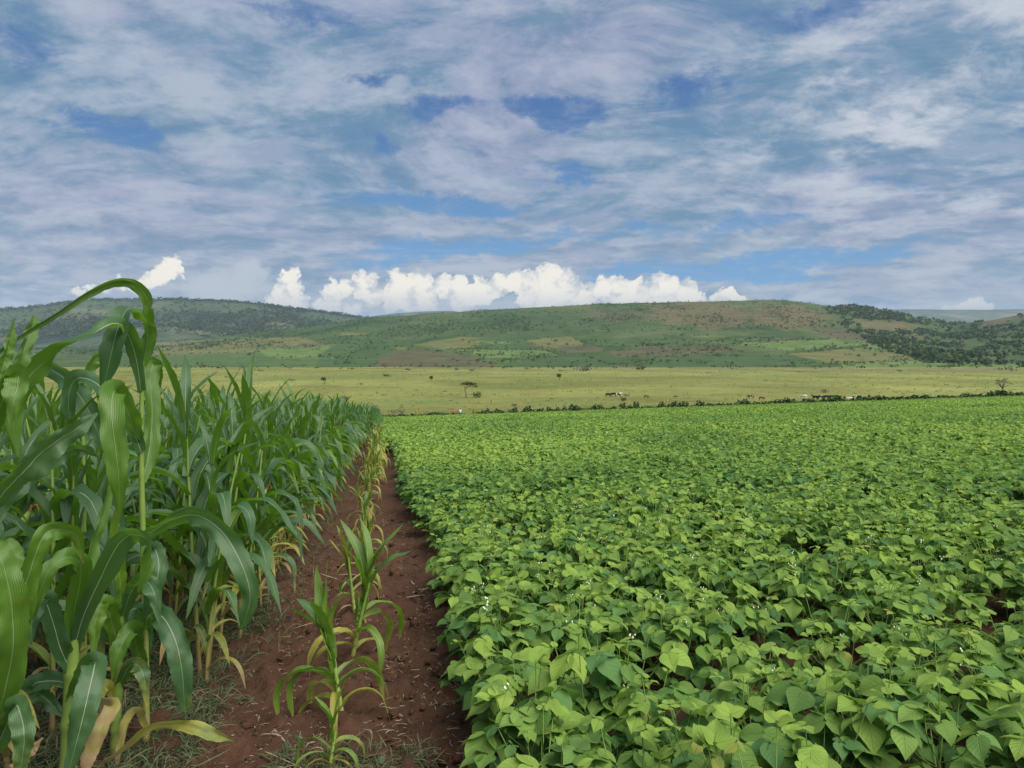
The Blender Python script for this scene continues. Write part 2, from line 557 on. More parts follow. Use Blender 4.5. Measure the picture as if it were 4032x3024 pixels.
DG, MG, LG = (0.042, 0.076, 0.025), (0.060, 0.100, 0.031), (0.092, 0.140, 0.040)
TAN, BRN, RED = (0.112, 0.113, 0.040), (0.076, 0.070, 0.036), (0.108, 0.082, 0.039)
PATCHES = [
    ([(330, 738), (520, 732), (660, 728), (690, 742), (520, 762), (380, 768), (330, 766)], TAN),
    ([(340, 768), (560, 760), (760, 762), (740, 795), (330, 795)], MG),
    ([(540, 757), (740, 742), (800, 748), (760, 765), (600, 775)], LG),
    ([(690, 770), (730, 738), (820, 733), (860, 745), (820, 795), (680, 795)], DG),
    ([(640, 744), (700, 736), (720, 742), (660, 752)], BRN),
    ([(890, 745), (1000, 727), (1080, 733), (1060, 748), (960, 754)], TAN),
    ([(1010, 735), (1100, 722), (1140, 745), (1150, 765), (1060, 755)], DG),
    ([(820, 767), (900, 753), (1000, 766), (1100, 795), (810, 795)], BRN),
    ([(990, 754), (1180, 757), (1210, 770), (1050, 774)], LG),
    ([(1080, 774), (1250, 766), (1340, 795), (1080, 795)], DG),
    ([(1130, 735), (1230, 726), (1270, 745), (1180, 754)], TAN),
    ([(1190, 754), (1290, 748), (1320, 758), (1220, 764)], BRN),
    ([(1300, 760), (1500, 746), (1590, 754), (1480, 770), (1350, 772)], BRN),
    ([(1250, 735), (1450, 726), (1500, 740), (1330, 752)], DG),
    ([(1420, 772), (1560, 762), (1700, 764), (1800, 775), (1790, 795), (1400, 795)], DG),
    ([(1560, 740), (1800, 733), (1860, 745), (1700, 758)], LG),
    ([(1700, 765), (1860, 750), (1960, 768), (2010, 790), (1800, 785)], TAN),
    ([(1820, 785), (2000, 780), (2212, 785), (2212, 795), (1820, 795)], LG),
    ([(1230, 682), (1330, 668), (1420, 680), (1330, 700)], BRN),
    ([(1390, 662), (1560, 652), (1640, 680), (1560, 712), (1430, 702)], RED),
    ([(1640, 660), (1740, 662), (1800, 690), (1710, 716), (1620, 700)], RED),
    ([(1850, 688), (1990, 700), (1970, 716), (1870, 714)], RED),
    ([(1750, 700), (1850, 715), (1880, 735), (1780, 730)], BRN),
    ([(2130, 690), (2200, 678), (2190, 700), (2120, 706)], RED),
]
rp = np.random.default_rng(123)
for _ in range(70):
    cx_, cy_ = rp.uniform(340, 1990), rp.uniform(722, 786)
    w_, h_ = rp.uniform(30, 110), rp.uniform(2.5, 7)
    sk = rp.uniform(-25, 25)
    PATCHES.insert(24 if rp.uniform() < 0.7 else 0, ([(cx_ - w_ / 2 + sk, cy_ - h_ / 2), (cx_ + w_ / 2 + sk, cy_ - h_ / 2 + rp.normal(0, 1)), (cx_ + w_ / 2 - sk, cy_ + h_ / 2), (cx_ - w_ / 2 - sk, cy_ + h_ / 2 + rp.normal(0, 1))],
                    [DG, MG, LG, TAN, BRN, DG, MG][int(rp.integers(0, 7))]))
hx = np.linspace(-0.98, 1.0, 620)
hy = np.concatenate([np.linspace(FOOT, HILL_Y, 230), np.linspace(HILL_Y + 25, 3400, 24)])
HYY, HXR = np.meshgrid(hy, hx, indexing='ij')
HXX = HXR * HYY
HZ = np.maximum(hill_z(HXX, HYY), -59.0)
hpx = (HXR * F + CX) / SC
hpy = (HY - (HZ - CAMZ) / HYY * F) / SC
jx = (fbm(HXX / 30, HYY / 40, 4, 71) - 0.5) * 44; jy = (fbm(HXX / 45, HYY / 45, 4, 73) - 0.5) * 14
cov = np.zeros(HXX.shape + (3,)); cov[:] = (0.047, 0.078, 0.024)
bn = np.clip((fbm(HXX / 160, HYY / 230, 4, 75) - 0.42) * 3.2, 0, 1)[..., None]
cov = cov * (1 - bn) + np.array([0.026, 0.054, 0.018]) * bn
ln = np.clip((fbm(HXX / 120 + 7, HYY / 160, 4, 77) - 0.5) * 4, 0, 1)[..., None] * 0.7
cov = cov * (1 - ln) + np.array([0.082, 0.098, 0.038]) * ln
for poly, colr in PATCHES:
    up = np.mean([p[1] for p in poly]) < 720
    k = 2.2 if up else 0.35
    msk = in_poly(hpx + jx * k, hpy + jy * k * 0.8, poly)
    a = (0.68 if up else 0.85)
    cov[msk] = cov[msk] * (1 - a) + np.array(colr) * a
hv = np.stack([HXX, HYY, HZ], -1).reshape(-1, 3)
obj('hill', new_mesh('hill', hv, grid_faces(len(hy), len(hx)), tint=cov.reshape(-1, 3), mat=M_HILL), kind='structure')


def ridge_hill(name, tab, yr, y0, zf, seed, base, alt, patch):
    hx = np.linspace(-1.05, 1.05, 420)
    hy = np.concatenate([np.linspace(y0, yr, 110), np.linspace(yr + 40, yr + 1500, 16)])
    Yg, Xr = np.meshgrid(hy, hx, indexing='ij')
    Xg = Xr * Yg
    z2 = CAMZ + yr * (HY - smooth_interp(tab, Xr * F + CX)) / F
    t = (Yg - y0) / (yr - y0); tc = np.clip(t, 0, 1)
    z = zf + (z2 - zf) * tc ** 1.15 - np.clip(t - 1, 0, None) ** 1.5 * 500
    g = np.abs(fbm(Xg / 520 + Yg / 1800, Yg / 1500, 4, seed) - 0.5) * 2
    z = z + (g - 0.35) * 140 * np.clip(tc * 1.5, 0, 1) * np.clip(1.1 - tc, 0.06, 1) + (fbm(Xg / 90, Yg / 150, 3, seed + 3) - 0.5) * 10 * np.clip(1.1 - tc, 0.1, 1)
    z = np.maximum(z, -59.0)
    c = np.zeros(Xg.shape + (3,)); c[:] = base
    m = np.clip((fbm(Xg / 300, Yg / 500, 4, seed + 5) - 0.47) * 5, 0, 1)[..., None]
    c = c * (1 - m) + np.array(alt) * m
    m = np.clip((fbm(Xg / 260 + 4, Yg / 420, 4, seed + 8) - 0.60) * 8, 0, 1)[..., None]
    c = c * (1 - m) + np.array(patch) * m
    top = np.clip((tc - 0.90) * 14, 0, 1)[..., None] * np.clip((fbm(Xg / 200, Yg / 200, 3, seed + 9) - 0.35) * 5, 0, 1)[..., None]
    c = c * (1 - top) + np.array(alt) * top
    obj(name, new_mesh(name, np.stack([Xg, Yg, z], -1).reshape(-1, 3), grid_faces(len(hy), len(hx)), tint=c.reshape(-1, 3), mat=M_FAR), kind='structure')
    return lambda x, y: None


ridge_hill('wooded_hill', LEFTR, 4200.0, 2600.0, 20.0, 81, (0.046, 0.072, 0.032), (0.017, 0.034, 0.023), (0.080, 0.094, 0.044))
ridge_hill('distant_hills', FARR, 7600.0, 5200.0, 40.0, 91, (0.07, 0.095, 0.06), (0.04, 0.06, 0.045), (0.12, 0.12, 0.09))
g_me = new_mesh('ground', np.array([(-13400, -2400, -60), (13400, -2400, -60), (13400, 11400, -60), (-13400, 11400, -60)], float), np.array([[0, 1, 2, 3]]), mat=mat_simple('lowland', (0.06, 0.09, 0.04), (0.09, 0.11, 0.05), 0.01))
obj('ground', g_me, kind='structure')

# ---------------------------------------------------------------- maize
def interp(tab, s):
    tab = np.asarray(tab, float)
    return np.interp(s, tab[:, 0], tab[:, 1])


W_PROF = [(0, .62), (.08, .8), (.2, .95), (.4, 1.0), (.6, .88), (.78, .62), (.9, .34), (.97, .12), (1, 0.01)]


def corn_leaf(az, e0, e1, L, W, p, twist, drift, n, ncol, wave, fold0, r, ph):
    s = np.linspace(0, 1, n)
    e = e0 + (e1 - e0) * np.clip(s * 1.3, 0, 1) ** p
    a = az + drift * s
    d = np.stack([np.cos(e) * np.cos(a), np.cos(e) * np.sin(a), np.sin(e)], 1)
    Pn = np.vstack([[0, 0, 0], np.cumsum((d[1:] + d[:-1]) / 2 * (L / (n - 1)), 0)])
    side = np.stack([-np.sin(a), np.cos(a), 0 * a], 1)
    nrm = np.cross(d, side)
    tw = twist * s ** 1.3
    sd = side * np.cos(tw)[:, None] + nrm * np.sin(tw)[:, None]
    nm = np.cross(d, sd)
    w = W * interp(W_PROF, s)
    fold = fold0 * (1 - s) ** 1.5 + 0.08
    V, Fc, U = ribbon(Pn, sd, nm, w, ncol, fold, wave, 16.0 * L / 0.8, ph)
    if ncol >= 7:
        cr = (fbm(U[:, 0] * 3.0 + ph * 7, U[:, 1] * 9.0, 3, 7) - 0.5) * 0.5
        V = V + np.repeat(nm * w[:, None], ncol, 0) * cr[:, None]
    return V, Fc, U


def corn_spec(rg, H, nleaf, Lmax, Wmax, short=False):
    """list of leaf parameters of one maize plant"""
    phi = rg.uniform(0, 2 * PI)
    sp = []
    for i in range(nleaf):
        f = i / (nleaf - 1)
        z = H * (0.10 + 0.86 * f)
        az = phi + PI * i + rg.normal(0, 0.38)
        L = Lmax * (0.62 + 0.38 * math.sin(PI * min(1, 0.15 + 0.75 * f))) * rg.uniform(0.82, 1.1)
        W = Wmax * (0.72 + 0.28 * math.sin(PI * min(1, 0.1 + 0.8 * f))) * rg.uniform(0.85, 1.12)
        if f > 0.82:
            e0, e1, p = rg.uniform(1.3, 1.5), rg.uniform(0.35, 1.15), rg.uniform(1.3, 2.5)
            W *= 0.75; L *= 0.8
        else:
            e0 = rg.uniform(0.95, 1.25) + 0.2 * f
            e1 = -rg.uniform(0.75, 1.5) + 0.1 * f
            p = rg.choice([1.0, 1.4, 2.0, 3.0])
            if f < 0.22: L *= 0.65; W *= 0.6
        dry = 0.0
        if f < 0.2: dry = rg.uniform(0.2, 0.95)
        elif f < 0.34: dry = rg.uniform(0.0, 0.25)
        if short: dry = max(dry, rg.uniform(0.05, 0.45)) if f < 0.7 else rg.uniform(0, 0.2)
        sp.append(dict(z=z, az=az, e0=e0, e1=e1, L=L, W=W, p=p, tw=rg.normal(0, 0.5), dr=rg.normal(0, 0.35), wave=rg.uniform(0.08, 0.22),
                       fold=rg.uniform(0.5, 0.9), ph=rg.uniform(0, 6), tint=(rg.uniform(0.0, 0.8) ** 1.2, dry, rg.uniform())))
    return sp


def leaf_arrays(q, H, n, ncol):
    r = 0.010
    V, Fc, U = corn_leaf(q['az'], q['e0'], q['e1'], q['L'], q['W'], q['p'], q['tw'], q['dr'], n, ncol, q['wave'], q['fold'], r, q['ph'])
    V = V + np.array([math.cos(q['az']) * r, math.sin(q['az']) * r, q['z']])
    return V, Fc, U


def stalk_arrays(H, rad, lean, lod, dry=1.0):
    n = 40 if lod == 0 else (10 if lod == 1 else 4)
    s = np.linspace(0, 1, n)
    nodes = 9
    r = rad * (1 - 0.55 * s)
    if lod == 0:
        r = r * (1 + 0.18 * np.exp(-(((s * nodes) % 1 - 0.5) / 0.12) ** 2))
    pts = np.stack([lean[0] * s ** 2, lean[1] * s ** 2, H * s], 1)
    V, Fc, U = tube(pts, r, 9 if lod == 0 else (5 if lod == 1 else 3))
    T = np.zeros((len(V), 3)); T[:, 1] = np.clip(1.15 - V[:, 2] / max(H, 0.01) * 2.2, 0, 1) * dry
    return V, Fc, U, T


def cob_arrays(rg, z, az):
    s = np.linspace(0, 1, 9)
    d = np.array([math.cos(az) * 0.45, math.sin(az) * 0.45, 0.9])
    pts = np.array([0, 0, z]) + d[None] * (s * 0.19)[:, None]
    husk = tube(pts, 0.022 * np.sin(PI * np.clip(s * 0.9 + 0.08, 0, 1)) + 0.004, 8)
    b = Batch()
    for k in range(9):
        a = rg.uniform(0, 2 * PI)
        o = np.array([math.cos(a), math.sin(a), 0]) * 0.03
        q = np.array([pts[-1], pts[-1] + d * 0.03 + o * 0.5, pts[-1] + d * 0.03 + o + np.array([0, 0, -0.04])])
        b.add(*tube(catmull(q, 6), 0.003, 3))
    return husk, b


rg = np.random.default_rng(5)
SPECS = []
for i in range(10):
    H = rg.uniform(1.36, 1.64)
    SPECS.append((H, corn_spec(rg, H, int(rg.integers(13, 16)), 0.82, 0.053), rg.normal(0, 0.05, 2), rg.uniform() < 0.5, rg.uniform(0, 6)))

LOD_N = {0: (19, 7), 1: (9, 3), 2: (5, 3)}


def corn_flat(H, spec, lean, lod, leafskip=1):
    """whole plant in one array set (for small copies)"""
    b = Batch()
    V, Fc, U, T = stalk_arrays(H, 0.013, lean, lod)
    b.add(V, Fc, U, T)
    mi = [np.ones(len(Fc), int)]
    for q in spec[::leafskip]:
        A = leaf_arrays(q, H, *LOD_N[lod])
        b.add(*A, q['tint']); mi.append(np.zeros(len(A[1]), int))
    return b, np.concatenate(mi)


def corn_root(i, label, group):
    H, spec, lean, ear, ea = SPECS[i]
    t = thing('maize_plant', label, 'maize plant', (0, 0, 0), group)
    V, Fc, U, T = stalk_arrays(H, 0.0135, lean, 0)
    obj('stalk', new_mesh('stalk', V, Fc, U, T, M_STALK), t)
    for q in spec:
        A = leaf_arrays(q, H, *LOD_N[0])
        obj('leaf', new_mesh('leaf', A[0], A[1], A[2], np.tile(q['tint'], (len(A[0]), 1)), M_CORN), t)
    if ear:
        husk, sb = cob_arrays(np.random.default_rng(i), 0.62 * H, ea)
        e = obj('ear', new_mesh('ear', *husk, np.tile((0.6, 0.1, 0), (len(husk[0]), 1)), M_STALK), t)
        obj('silk', sb.mesh('silk', M_SILK), e)
    return t


# positions of the stand
CORN_POS = []
for k in range(0, 30):
    u0 = -1.05 - 0.62 * k
    y = 2.4 + rng.uniform(0, 0.3)
    ymax = 134 if k < 12 else 40
    while y < ymax:
        yy = y + rng.normal(0, 0.05); uu = u0 + rng.normal(0, 0.05)
        x = uu + ROW * yy
        y += rng.uniform(0.20, 0.31) * (1 if y < 45 else 1.35)
        if rng.uniform() < 0.05: continue
        if x / yy < -0.80: continue
        if k == 0 and yy < 4.25: continue
        if k == 1 and yy < 2.9: continue
        CORN_POS.append((x, yy, k, rng.uniform()))
for uu in (-0.75, -0.45):
    y = 34.0
    while y < 134:
        CORN_POS.append((uu + ROW * y + rng.normal(0, 0.08), y, 1, rng.uniform())); y += rng.uniform(0.5, 1.1)
CORN_POS.sort(key=lambda q: math.hypot(q[0], q[1]) + 1.3 * max(0, q[2] - 2) + (50 if q[0] / q[1] < -0.72 else 0))
CG_EDGE = 'maize plants of the outermost row beside the path'
CG_IN = 'maize plants inside the tall stand'
CL_EDGE = 'tall green maize plant in the outermost row of the stand, facing the bare soil strip'
CL_IN = 'tall green maize plant standing inside the dense stand, behind its outermost row'
NIND = 296
roots = {}
flat_me = {}
for idx, (x, y, k, r) in enumerate(CORN_POS[:NIND]):
    lab, grp = (CL_EDGE, CG_EDGE) if k == 0 else (CL_IN, CG_IN)
    i = int(r * 9.999)
    loc = (x, y, field_z(x, y) - 0.01)
    rz = rng.uniform(0, 2 * PI); sc = rng.uniform(0.86, 1.12) * (1.0 if y > 7 else 0.97)
    tilt = (rng.normal(0, 0.05), rng.normal(0, 0.05))
    if math.hypot(x, y) < 12.5:
        if i not in roots:
            roots[i] = corn_root(i, lab, grp)
            o = roots[i]; o.location = loc; o.rotation_euler = (*tilt, rz); o.scale = (sc,) * 3
        else:
            copy_tree(roots[i], loc, rz, sc, lab, grp, tilt)
    else:
        if i not in flat_me:
            H, spec, lean, ear, ea = SPECS[i]
            b, mi = corn_flat(H, spec, lean, 1)
            me = b.mesh('maize_plant', M_CORN); me.materials.append(M_STALK)
            me.polygons.foreach_set('material_index', mi.astype(np.int32))
            flat_me[i] = me
        o = thing('maize_plant', lab, 'maize plant', loc, grp, flat_me[i], rz, sc)
        o.rotation_euler = (*tilt, rz)

# the rest of the stand as one mass
tm = []
for i in range(10):
    H, spec, lean, ear, ea = SPECS[i]
    l1 = corn_flat(H, spec, lean, 1); l2 = corn_flat(H, spec, lean, 2)
    tm.append((l1, l2))
rest = CORN_POS[NIND:]
big = Batch(); MI = []
ra = np.array([(x, y, r) for x, y, k, r in rest])
for i in range(10):
    for lod in (0, 1):
        sel = ((ra[:, 2] * 9.999).astype(int) == i) & ((ra[:, 1] < 22) == (lod == 0))
        q = ra[sel]
        if len(q) == 0: continue
        b, mi = tm[i][lod]
        V, Fc, U, T = b.arrays()
        th = rng.uniform(0, 2 * PI, len(q)); sc = rng.uniform(0.86, 1.12, len(q))
        M = np.zeros((len(q), 3, 3))
        M[:, 0, 0] = np.cos(th) * sc; M[:, 0, 1] = -np.sin(th) * sc; M[:, 1, 0] = np.sin(th) * sc; M[:, 1, 1] = np.cos(th) * sc; M[:, 2, 2] = sc
        O = np.stack([q[:, 0], q[:, 1], field_z(q[:, 0], q[:, 1])], 1)
        W = np.einsum('kij,vj->kvi', M, V) + O[:, None]
        Tk = np.tile(T, (len(q), 1)); big.V.append(W.reshape(-1, 3))
        big.F.append((Fc[None] + (np.arange(len(q)) * len(V))[:, None, None] + big.n).reshape(-1, 4))
        big.U.append(np.tile(U, (len(q), 1))); big.T.append(Tk); big.n += len(q) * len(V)
        MI.append(np.tile(mi, len(q)))
me = big.mesh('maize_stand', M_CORN); me.materials.append(M_STALK)
me.polygons.foreach_set('material_index', np.concatenate(MI).astype(np.int32))
obj('maize_stand', me, kind='stuff', label='mass of maize tops receding to the far end of the stand', category='maize')


# ---------------------------------------------------------------- the large maize plants in front, leaf by leaf
def hero_leaf(root, pts, widths, rolls, tint=(0.3, 0.0, 0.5), fold=0.25, wave=0.30, n=52, ncol=9, torn=0, under=False, tip=None):
    C = np.array([P(*p) for p in pts])
    Pn = catmull(C, n)
    k = len(pts)
    t = np.linspace(0, k - 1, n)
    w = np.interp(t, np.linspace(0, k - 1, len(widths)), widths) * 0.98
    w = np.convolve(np.pad(w, 2, mode='edge'), np.ones(5) / 5, 'valid'); w[-1] = min(w[-1], widths[-1] + 0.001)
    ro = np.interp(t, np.linspace(0, k - 1, len(rolls)), np.radians(rolls)) * 0.72
    T = np.gradient(Pn, axis=0); T /= np.linalg.norm(T, axis=1)[:, None]
    view = Pn - np.array([0, 0, CAMZ]); view /= np.linalg.norm(view, axis=1)[:, None]
    A = np.cross(T, view)
    # keep the frame continuous
    A /= np.linalg.norm(A, axis=1)[:, None] + 1e-9
    for i in range(1, n):
        if A[i] @ A[i - 1] < 0: A[i] *= -1
    B = np.cross(T, A)
    sd = A * np.cos(ro)[:, None] + B * np.sin(ro)[:, None]
    nm = np.cross(T, sd)
    V, Fc, U = ribbon(Pn, sd, nm, w, ncol, fold * np.linspace(1.4, 0.6, n), wave, random.uniform(15, 24), random.uniform(0, 6))
    if under: Fc = Fc[:, ::-1]
    cr = (fbm(U[:, 0] * 3.0 + random.uniform(0, 50), U[:, 1] * 9.0, 3, 7) - 0.5) * 0.030 + (fbm(U[:, 0] * 2.0 + random.uniform(0, 50), U[:, 1] * 26.0, 2, 8) - 0.5) * 0.010
    V = V + np.repeat(nm, ncol, 0) * (cr * np.repeat(np.clip(w / 0.05, 0, 1), ncol))[:, None]
    V = V - np.array(root.location)
    T_ = np.tile(tint, (len(V), 1))
    if tip is not None: T_[:, 1] = tint[1] + (tip - tint[1]) * U[:, 1]
    return obj('leaf', new_mesh('leaf', V, Fc, U, T_, M_CORN), root)


def hero_stalk(root, pts, r0, r1, dry=1.0, nodes=9):
    C = np.array([P(*p) for p in pts])
    n = 60
    Pn = catmull(C, n)
    s = np.linspace(0, 1, n)
    r = r0 + (r1 - r0) * s
    r = r * (1 + 0.22 * np.exp(-(((s * nodes) % 1 - 0.5) / 0.10) ** 2))
    V, Fc, U = tube(Pn, r, 12)
    T = np.zeros((len(V), 3)); T[:, 1] = np.repeat(np.clip(0.9 - s * 2.4, 0, 1) * dry, 12)
    V = V - np.array(root.location)
    return obj('stalk', new_mesh('stalk', V, Fc, U, T, M_STALK), root)


def base_at(X, d):
    x = (X - CX) / F * d
    return (x, d, float(field_z(x, d)) - 0.005)


def gy(X, d):
    """photo row of the soil at depth d"""
    x = (X - CX) / F * d
    return HY + (CAMZ - field_z(x, d)) / d * F


h1 = thing('maize_plant', 'tallest maize plant, its folded top leaf rising above the skyline hill', 'maize plant', base_at(575, 3.7), 'large maize plants in front')
hero_stalk(h1, [(575, gy(575, 3.7), 3.7), (572, 2500, 3.7), (560, 2000, 3.68), (556, 1720, 3.68), (561, 1420, 3.68)], 0.017, 0.009)
hero_leaf(h1, [(561, 1440, 3.68), (582, 1350, 3.68), (580, 1275, 3.66), (548, 1228, 3.58), (500, 1222, 3.48), (462, 1300, 3.42), (432, 1420, 3.40), (398, 1565, 3.42)],
          [0.018, 0.040, 0.048, 0.050, 0.054, 0.056, 0.048, 0.002], [215, 205, 195, 165, 100, 30, 15, 15], (0.25, 0, 0.5), 0.2)
hero_leaf(h1, [(555, 1540, 3.66), (535, 1410, 3.58), (497, 1305, 3.46), (440, 1279, 3.34), (330, 1330, 3.22), (205, 1400, 3.15), (100, 1500, 3.10), (52, 1640, 3.08), (72, 1800, 3.08)],
          [0.022, 0.038, 0.040, 0.044, 0.05, 0.054, 0.052, 0.045, 0.003], [25, 15, 20, 60, 110, 170, 215, 235, 240], (0.45, 0, 0.5), 0.28)
hero_leaf(h1, [(558, 1720, 3.66), (520, 1660, 3.5), (480, 1570, 3.4), (450, 1540, 3.3), (440, 1620, 3.22), (455, 1760, 3.2), (470, 1900, 3.2), (468, 2060, 3.22)],
          [0.022, 0.042, 0.048, 0.052, 0.054, 0.052, 0.04, 0.003], [35, 30, 25, 15, 5, 8, 20, 30], (0.62, 0, 0.5), 0.2, under=True)
hero_leaf(h1, [(560, 1900, 3.68), (585, 1790, 3.75), (600, 1650, 3.8), (592, 1500, 3.85), (606, 1430, 3.9), (620, 1480, 3.95), (622, 1560, 4.0)],
          [0.02, 0.045, 0.045, 0.045, 0.04, 0.03, 0.003], [20, 30, 25, 15, 10, 5, 0], (0.3, 0, 0.5), 0.35, under=True)
hero_leaf(h1, [(565, 2110, 3.68), (610, 2085, 3.62), (690, 2042, 3.55), (775, 2030, 3.5), (870, 2092, 3.46), (948, 2215, 3.44), (985, 2335, 3.44), (968, 2430, 3.46), (945, 2480, 3.48)],
          [0.026, 0.038, 0.044, 0.048, 0.052, 0.05, 0.042, 0.03, 0.003], [60, 55, 50, 40, 20, 8, 5, 8, 10], (0.35, 0.06, 0.5), 0.22)
hero_leaf(h1, [(565, 2260, 3.68), (590, 2190, 3.62), (612, 2165, 3.56), (625, 2240, 3.5), (600, 2350, 3.48), (566, 2440, 3.5)],
          [0.024, 0.035, 0.042, 0.045, 0.04, 0.003], [20, 15, 10, 8, 10, 15], (0.1, 0, 0.5), 0.25, 0.3)
hero_leaf(h1, [(570, 2480, 3.69), (590, 2420, 3.6), (640, 2430, 3.5), (690, 2520, 3.44), (716, 2640, 3.42), (728, 2800, 3.44)],
          [0.026, 0.042, 0.054, 0.056, 0.05, 0.026], [20, 15, 8, 4, 4, 6], (0.15, 0.10, 0.5), 0.12, 0.2)
hero_leaf(h1, [(572, 2640, 3.69), (540, 2560, 3.6), (520, 2480, 3.5), (470, 2560, 3.42), (440, 2680, 3.4)],
          [0.022, 0.035, 0.042, 0.04, 0.003], [30, 25, 20, 15, 20], (0.1, 0.1, 0.5), 0.3, under=True)
hero_leaf(h1, [(572, 2860, 3.68), (540, 2800, 3.6), (500, 2830, 3.5), (470, 2950, 3.45), (455, 3040, 3.42)],
          [0.02, 0.022, 0.02, 0.016, 0.004], [40, 30, 20, 10, 20], (0.4, 0.75, 0.5), 0.3, 0.4)
hero_leaf(h1, [(556, 1780, 3.66), (500, 1640, 3.62), (440, 1560, 3.7), (360, 1500, 3.78), (290, 1500, 3.82), (270, 1600, 3.84), (300, 1720, 3.86)],
          [0.024, 0.042, 0.048, 0.05, 0.045, 0.035, 0.003], [30, 25, 35, 40, 20, 10, 10], (0.2, 0, 0.5), 0.3)

h2 = thing('maize_plant', 'shorter maize plant with a whorl of broad leaves left of the tallest one', 'maize plant', base_at(275, 3.30), 'large maize plants in front')
hero_stalk(h2, [(262, gy(262, 3.3), 3.3), (272, 2900, 3.3), (282, 2650, 3.3), (292, 2450, 3.3), (300, 2330, 3.3)], 0.034, 0.022, 0.35, 5)
hero_leaf(h2, [(288, 2560, 3.3), (330, 2420, 3.26), (395, 2280, 3.2), (470, 2140, 3.14), (545, 2102, 3.1), (592, 2150, 3.06), (580, 2240, 3.05), (545, 2330, 3.05)],
          [0.024, 0.04, 0.048, 0.05, 0.05, 0.044, 0.03, 0.003], [25, 20, 15, 18, 60, 130, 190, 210], (0.38, 0, 0.5), 0.25)
hero_leaf(h2, [(292, 2540, 3.3), (290, 2420, 3.26), (315, 2300, 3.22), (318, 2220, 3.16), (270, 2196, 3.08), (205, 2230, 3.02), (155, 2340, 3.0), (130, 2440, 3.0)],
          [0.024, 0.042, 0.046, 0.044, 0.042, 0.036, 0.025, 0.003], [10, 10, 12, 30, 40, 25, 12, 10], (0.42, 0, 0.5), 0.25, under=True)
hero_leaf(h2, [(300, 2500, 3.3), (320, 2400, 3.3), (345, 2290, 3.32), (372, 2130, 3.36), (405, 2030, 3.4), (445, 1880, 3.46), (478, 1740, 3.5)],
          [0.022, 0.03, 0.032, 0.03, 0.026, 0.018, 0.002], [30, 40, 50, 55, 50, 45, 40], (0.75, 0, 0.5), 0.4, under=True)
hero_leaf(h2, [(280, 2640, 3.3), (240, 2560, 3.24), (205, 2440, 3.16), (165, 2350, 3.1), (130, 2420, 3.04), (120, 2540, 3.02)],
          [0.024, 0.042, 0.046, 0.045, 0.036, 0.003], [15, 12, 10, 15, 12, 10], (0.12, 0, 0.5), 0.25)
hero_leaf(h2, [(276, 2760, 3.3), (330, 2650, 3.2), (372, 2610, 3.1), (350, 2720, 3.0), (318, 2860, 2.96), (272, 3030, 2.94)],
          [0.024, 0.042, 0.05, 0.052, 0.05, 0.02], [20, 12, 8, 6, 6, 8], (0.22, 0, 0.5), 0.22)
hero_leaf(h2, [(270, 2880, 3.3), (330, 2800, 3.22), (440, 2775, 3.14), (400, 2860, 3.04), (350, 2980, 3.0), (330, 3060, 2.98)],
          [0.022, 0.03, 0.034, 0.034, 0.03, 0.01], [30, 20, 12, 8, 8, 10], (0.4, 0.85, 0.5), 0.3, 0.35)
hero_leaf(h2, [(268, 2960, 3.28), (380, 3000, 3.18), (470, 2960, 3.08), (560, 2880, 3.0), (650, 2852, 2.95), (760, 2862, 2.92), (850, 2895, 2.92), (918, 2918, 2.92)],
          [0.008, 0.010, 0.012, 0.014, 0.018, 0.027, 0.024, 0.004], [40, 45, 45, 40, 30, 18, 15, 10], (0.6, 1.1, 0.9), 0.4, 0.5, tip=0.12)
hero_leaf(h2, [(280, 2700, 3.3), (210, 2680, 3.34), (130, 2700, 3.4), (190, 2760, 3.42), (260, 2830, 3.42)],
          [0.022, 0.042, 0.048, 0.04, 0.003], [30, 30, 35, 30, 20], (0.0, 0, 0.5), 0.25)

h3 = thing('maize_plant', 'maize plant cut off by the picture edge, one long leaf arching over to the right', 'maize plant', base_at(-40, 2.75), 'large maize plants in front')
hero_stalk(h3, [(-40, gy(-40, 2.75), 2.75), (-45, 2600, 2.75), (-40, 2100, 2.75), (-30, 1650, 2.75), (-20, 1450, 2.75)], 0.019, 0.009)
hero_leaf(h3, [(-35, 1440, 2.75), (-5, 1385, 2.78), (65, 1332, 2.82), (240, 1222, 2.92), (380, 1135, 3.02), (475, 1104, 3.1), (545, 1128, 3.14), (582, 1185, 3.16), (568, 1240, 3.16)],
          [0.010, 0.011, 0.013, 0.020, 0.026, 0.026, 0.03, 0.027, 0.006], [50, 60, 66, 68, 66, 66, 40, 18, 15], (0.55, 0, 0.5), 0.5, 0.06, under=True)
hero_leaf(h3, [(-20, 1560, 2.75), (10, 1450, 2.76), (36, 1360, 2.78), (55, 1255, 2.8)], [0.02, 0.03, 0.024, 0.002], [30, 35, 40, 40], (0.8, 0, 0.5), 0.4, under=True)
hero_leaf(h3, [(-10, 1600, 2.75), (50, 1480, 2.85), (95, 1380, 2.9), (125, 1290, 2.95), (138, 1248, 2.98)], [0.02, 0.028, 0.028, 0.026, 0.012], [50, 48, 42, 40, 40], (0.15, 0, 0.5), 0.4, under=True)
hero_leaf(h3, [(-30, 1700, 2.75), (15, 1560, 2.72), (70, 1480, 2.7), (60, 1560, 2.66), (40, 1680, 2.64)], [0.024, 0.04, 0.045, 0.04, 0.003], [40, 40, 40, 30, 25], (0.75, 0, 0.5), 0.3, under=True)
hero_leaf(h3, [(-40, 2000, 2.75), (60, 1890, 2.7), (180, 1770, 2.72), (300, 1690, 2.78), (385, 1625, 2.85)], [0.022, 0.044, 0.048, 0.04, 0.003], [40, 35, 32, 32, 30], (0.4, 0, 0.5), 0.28)
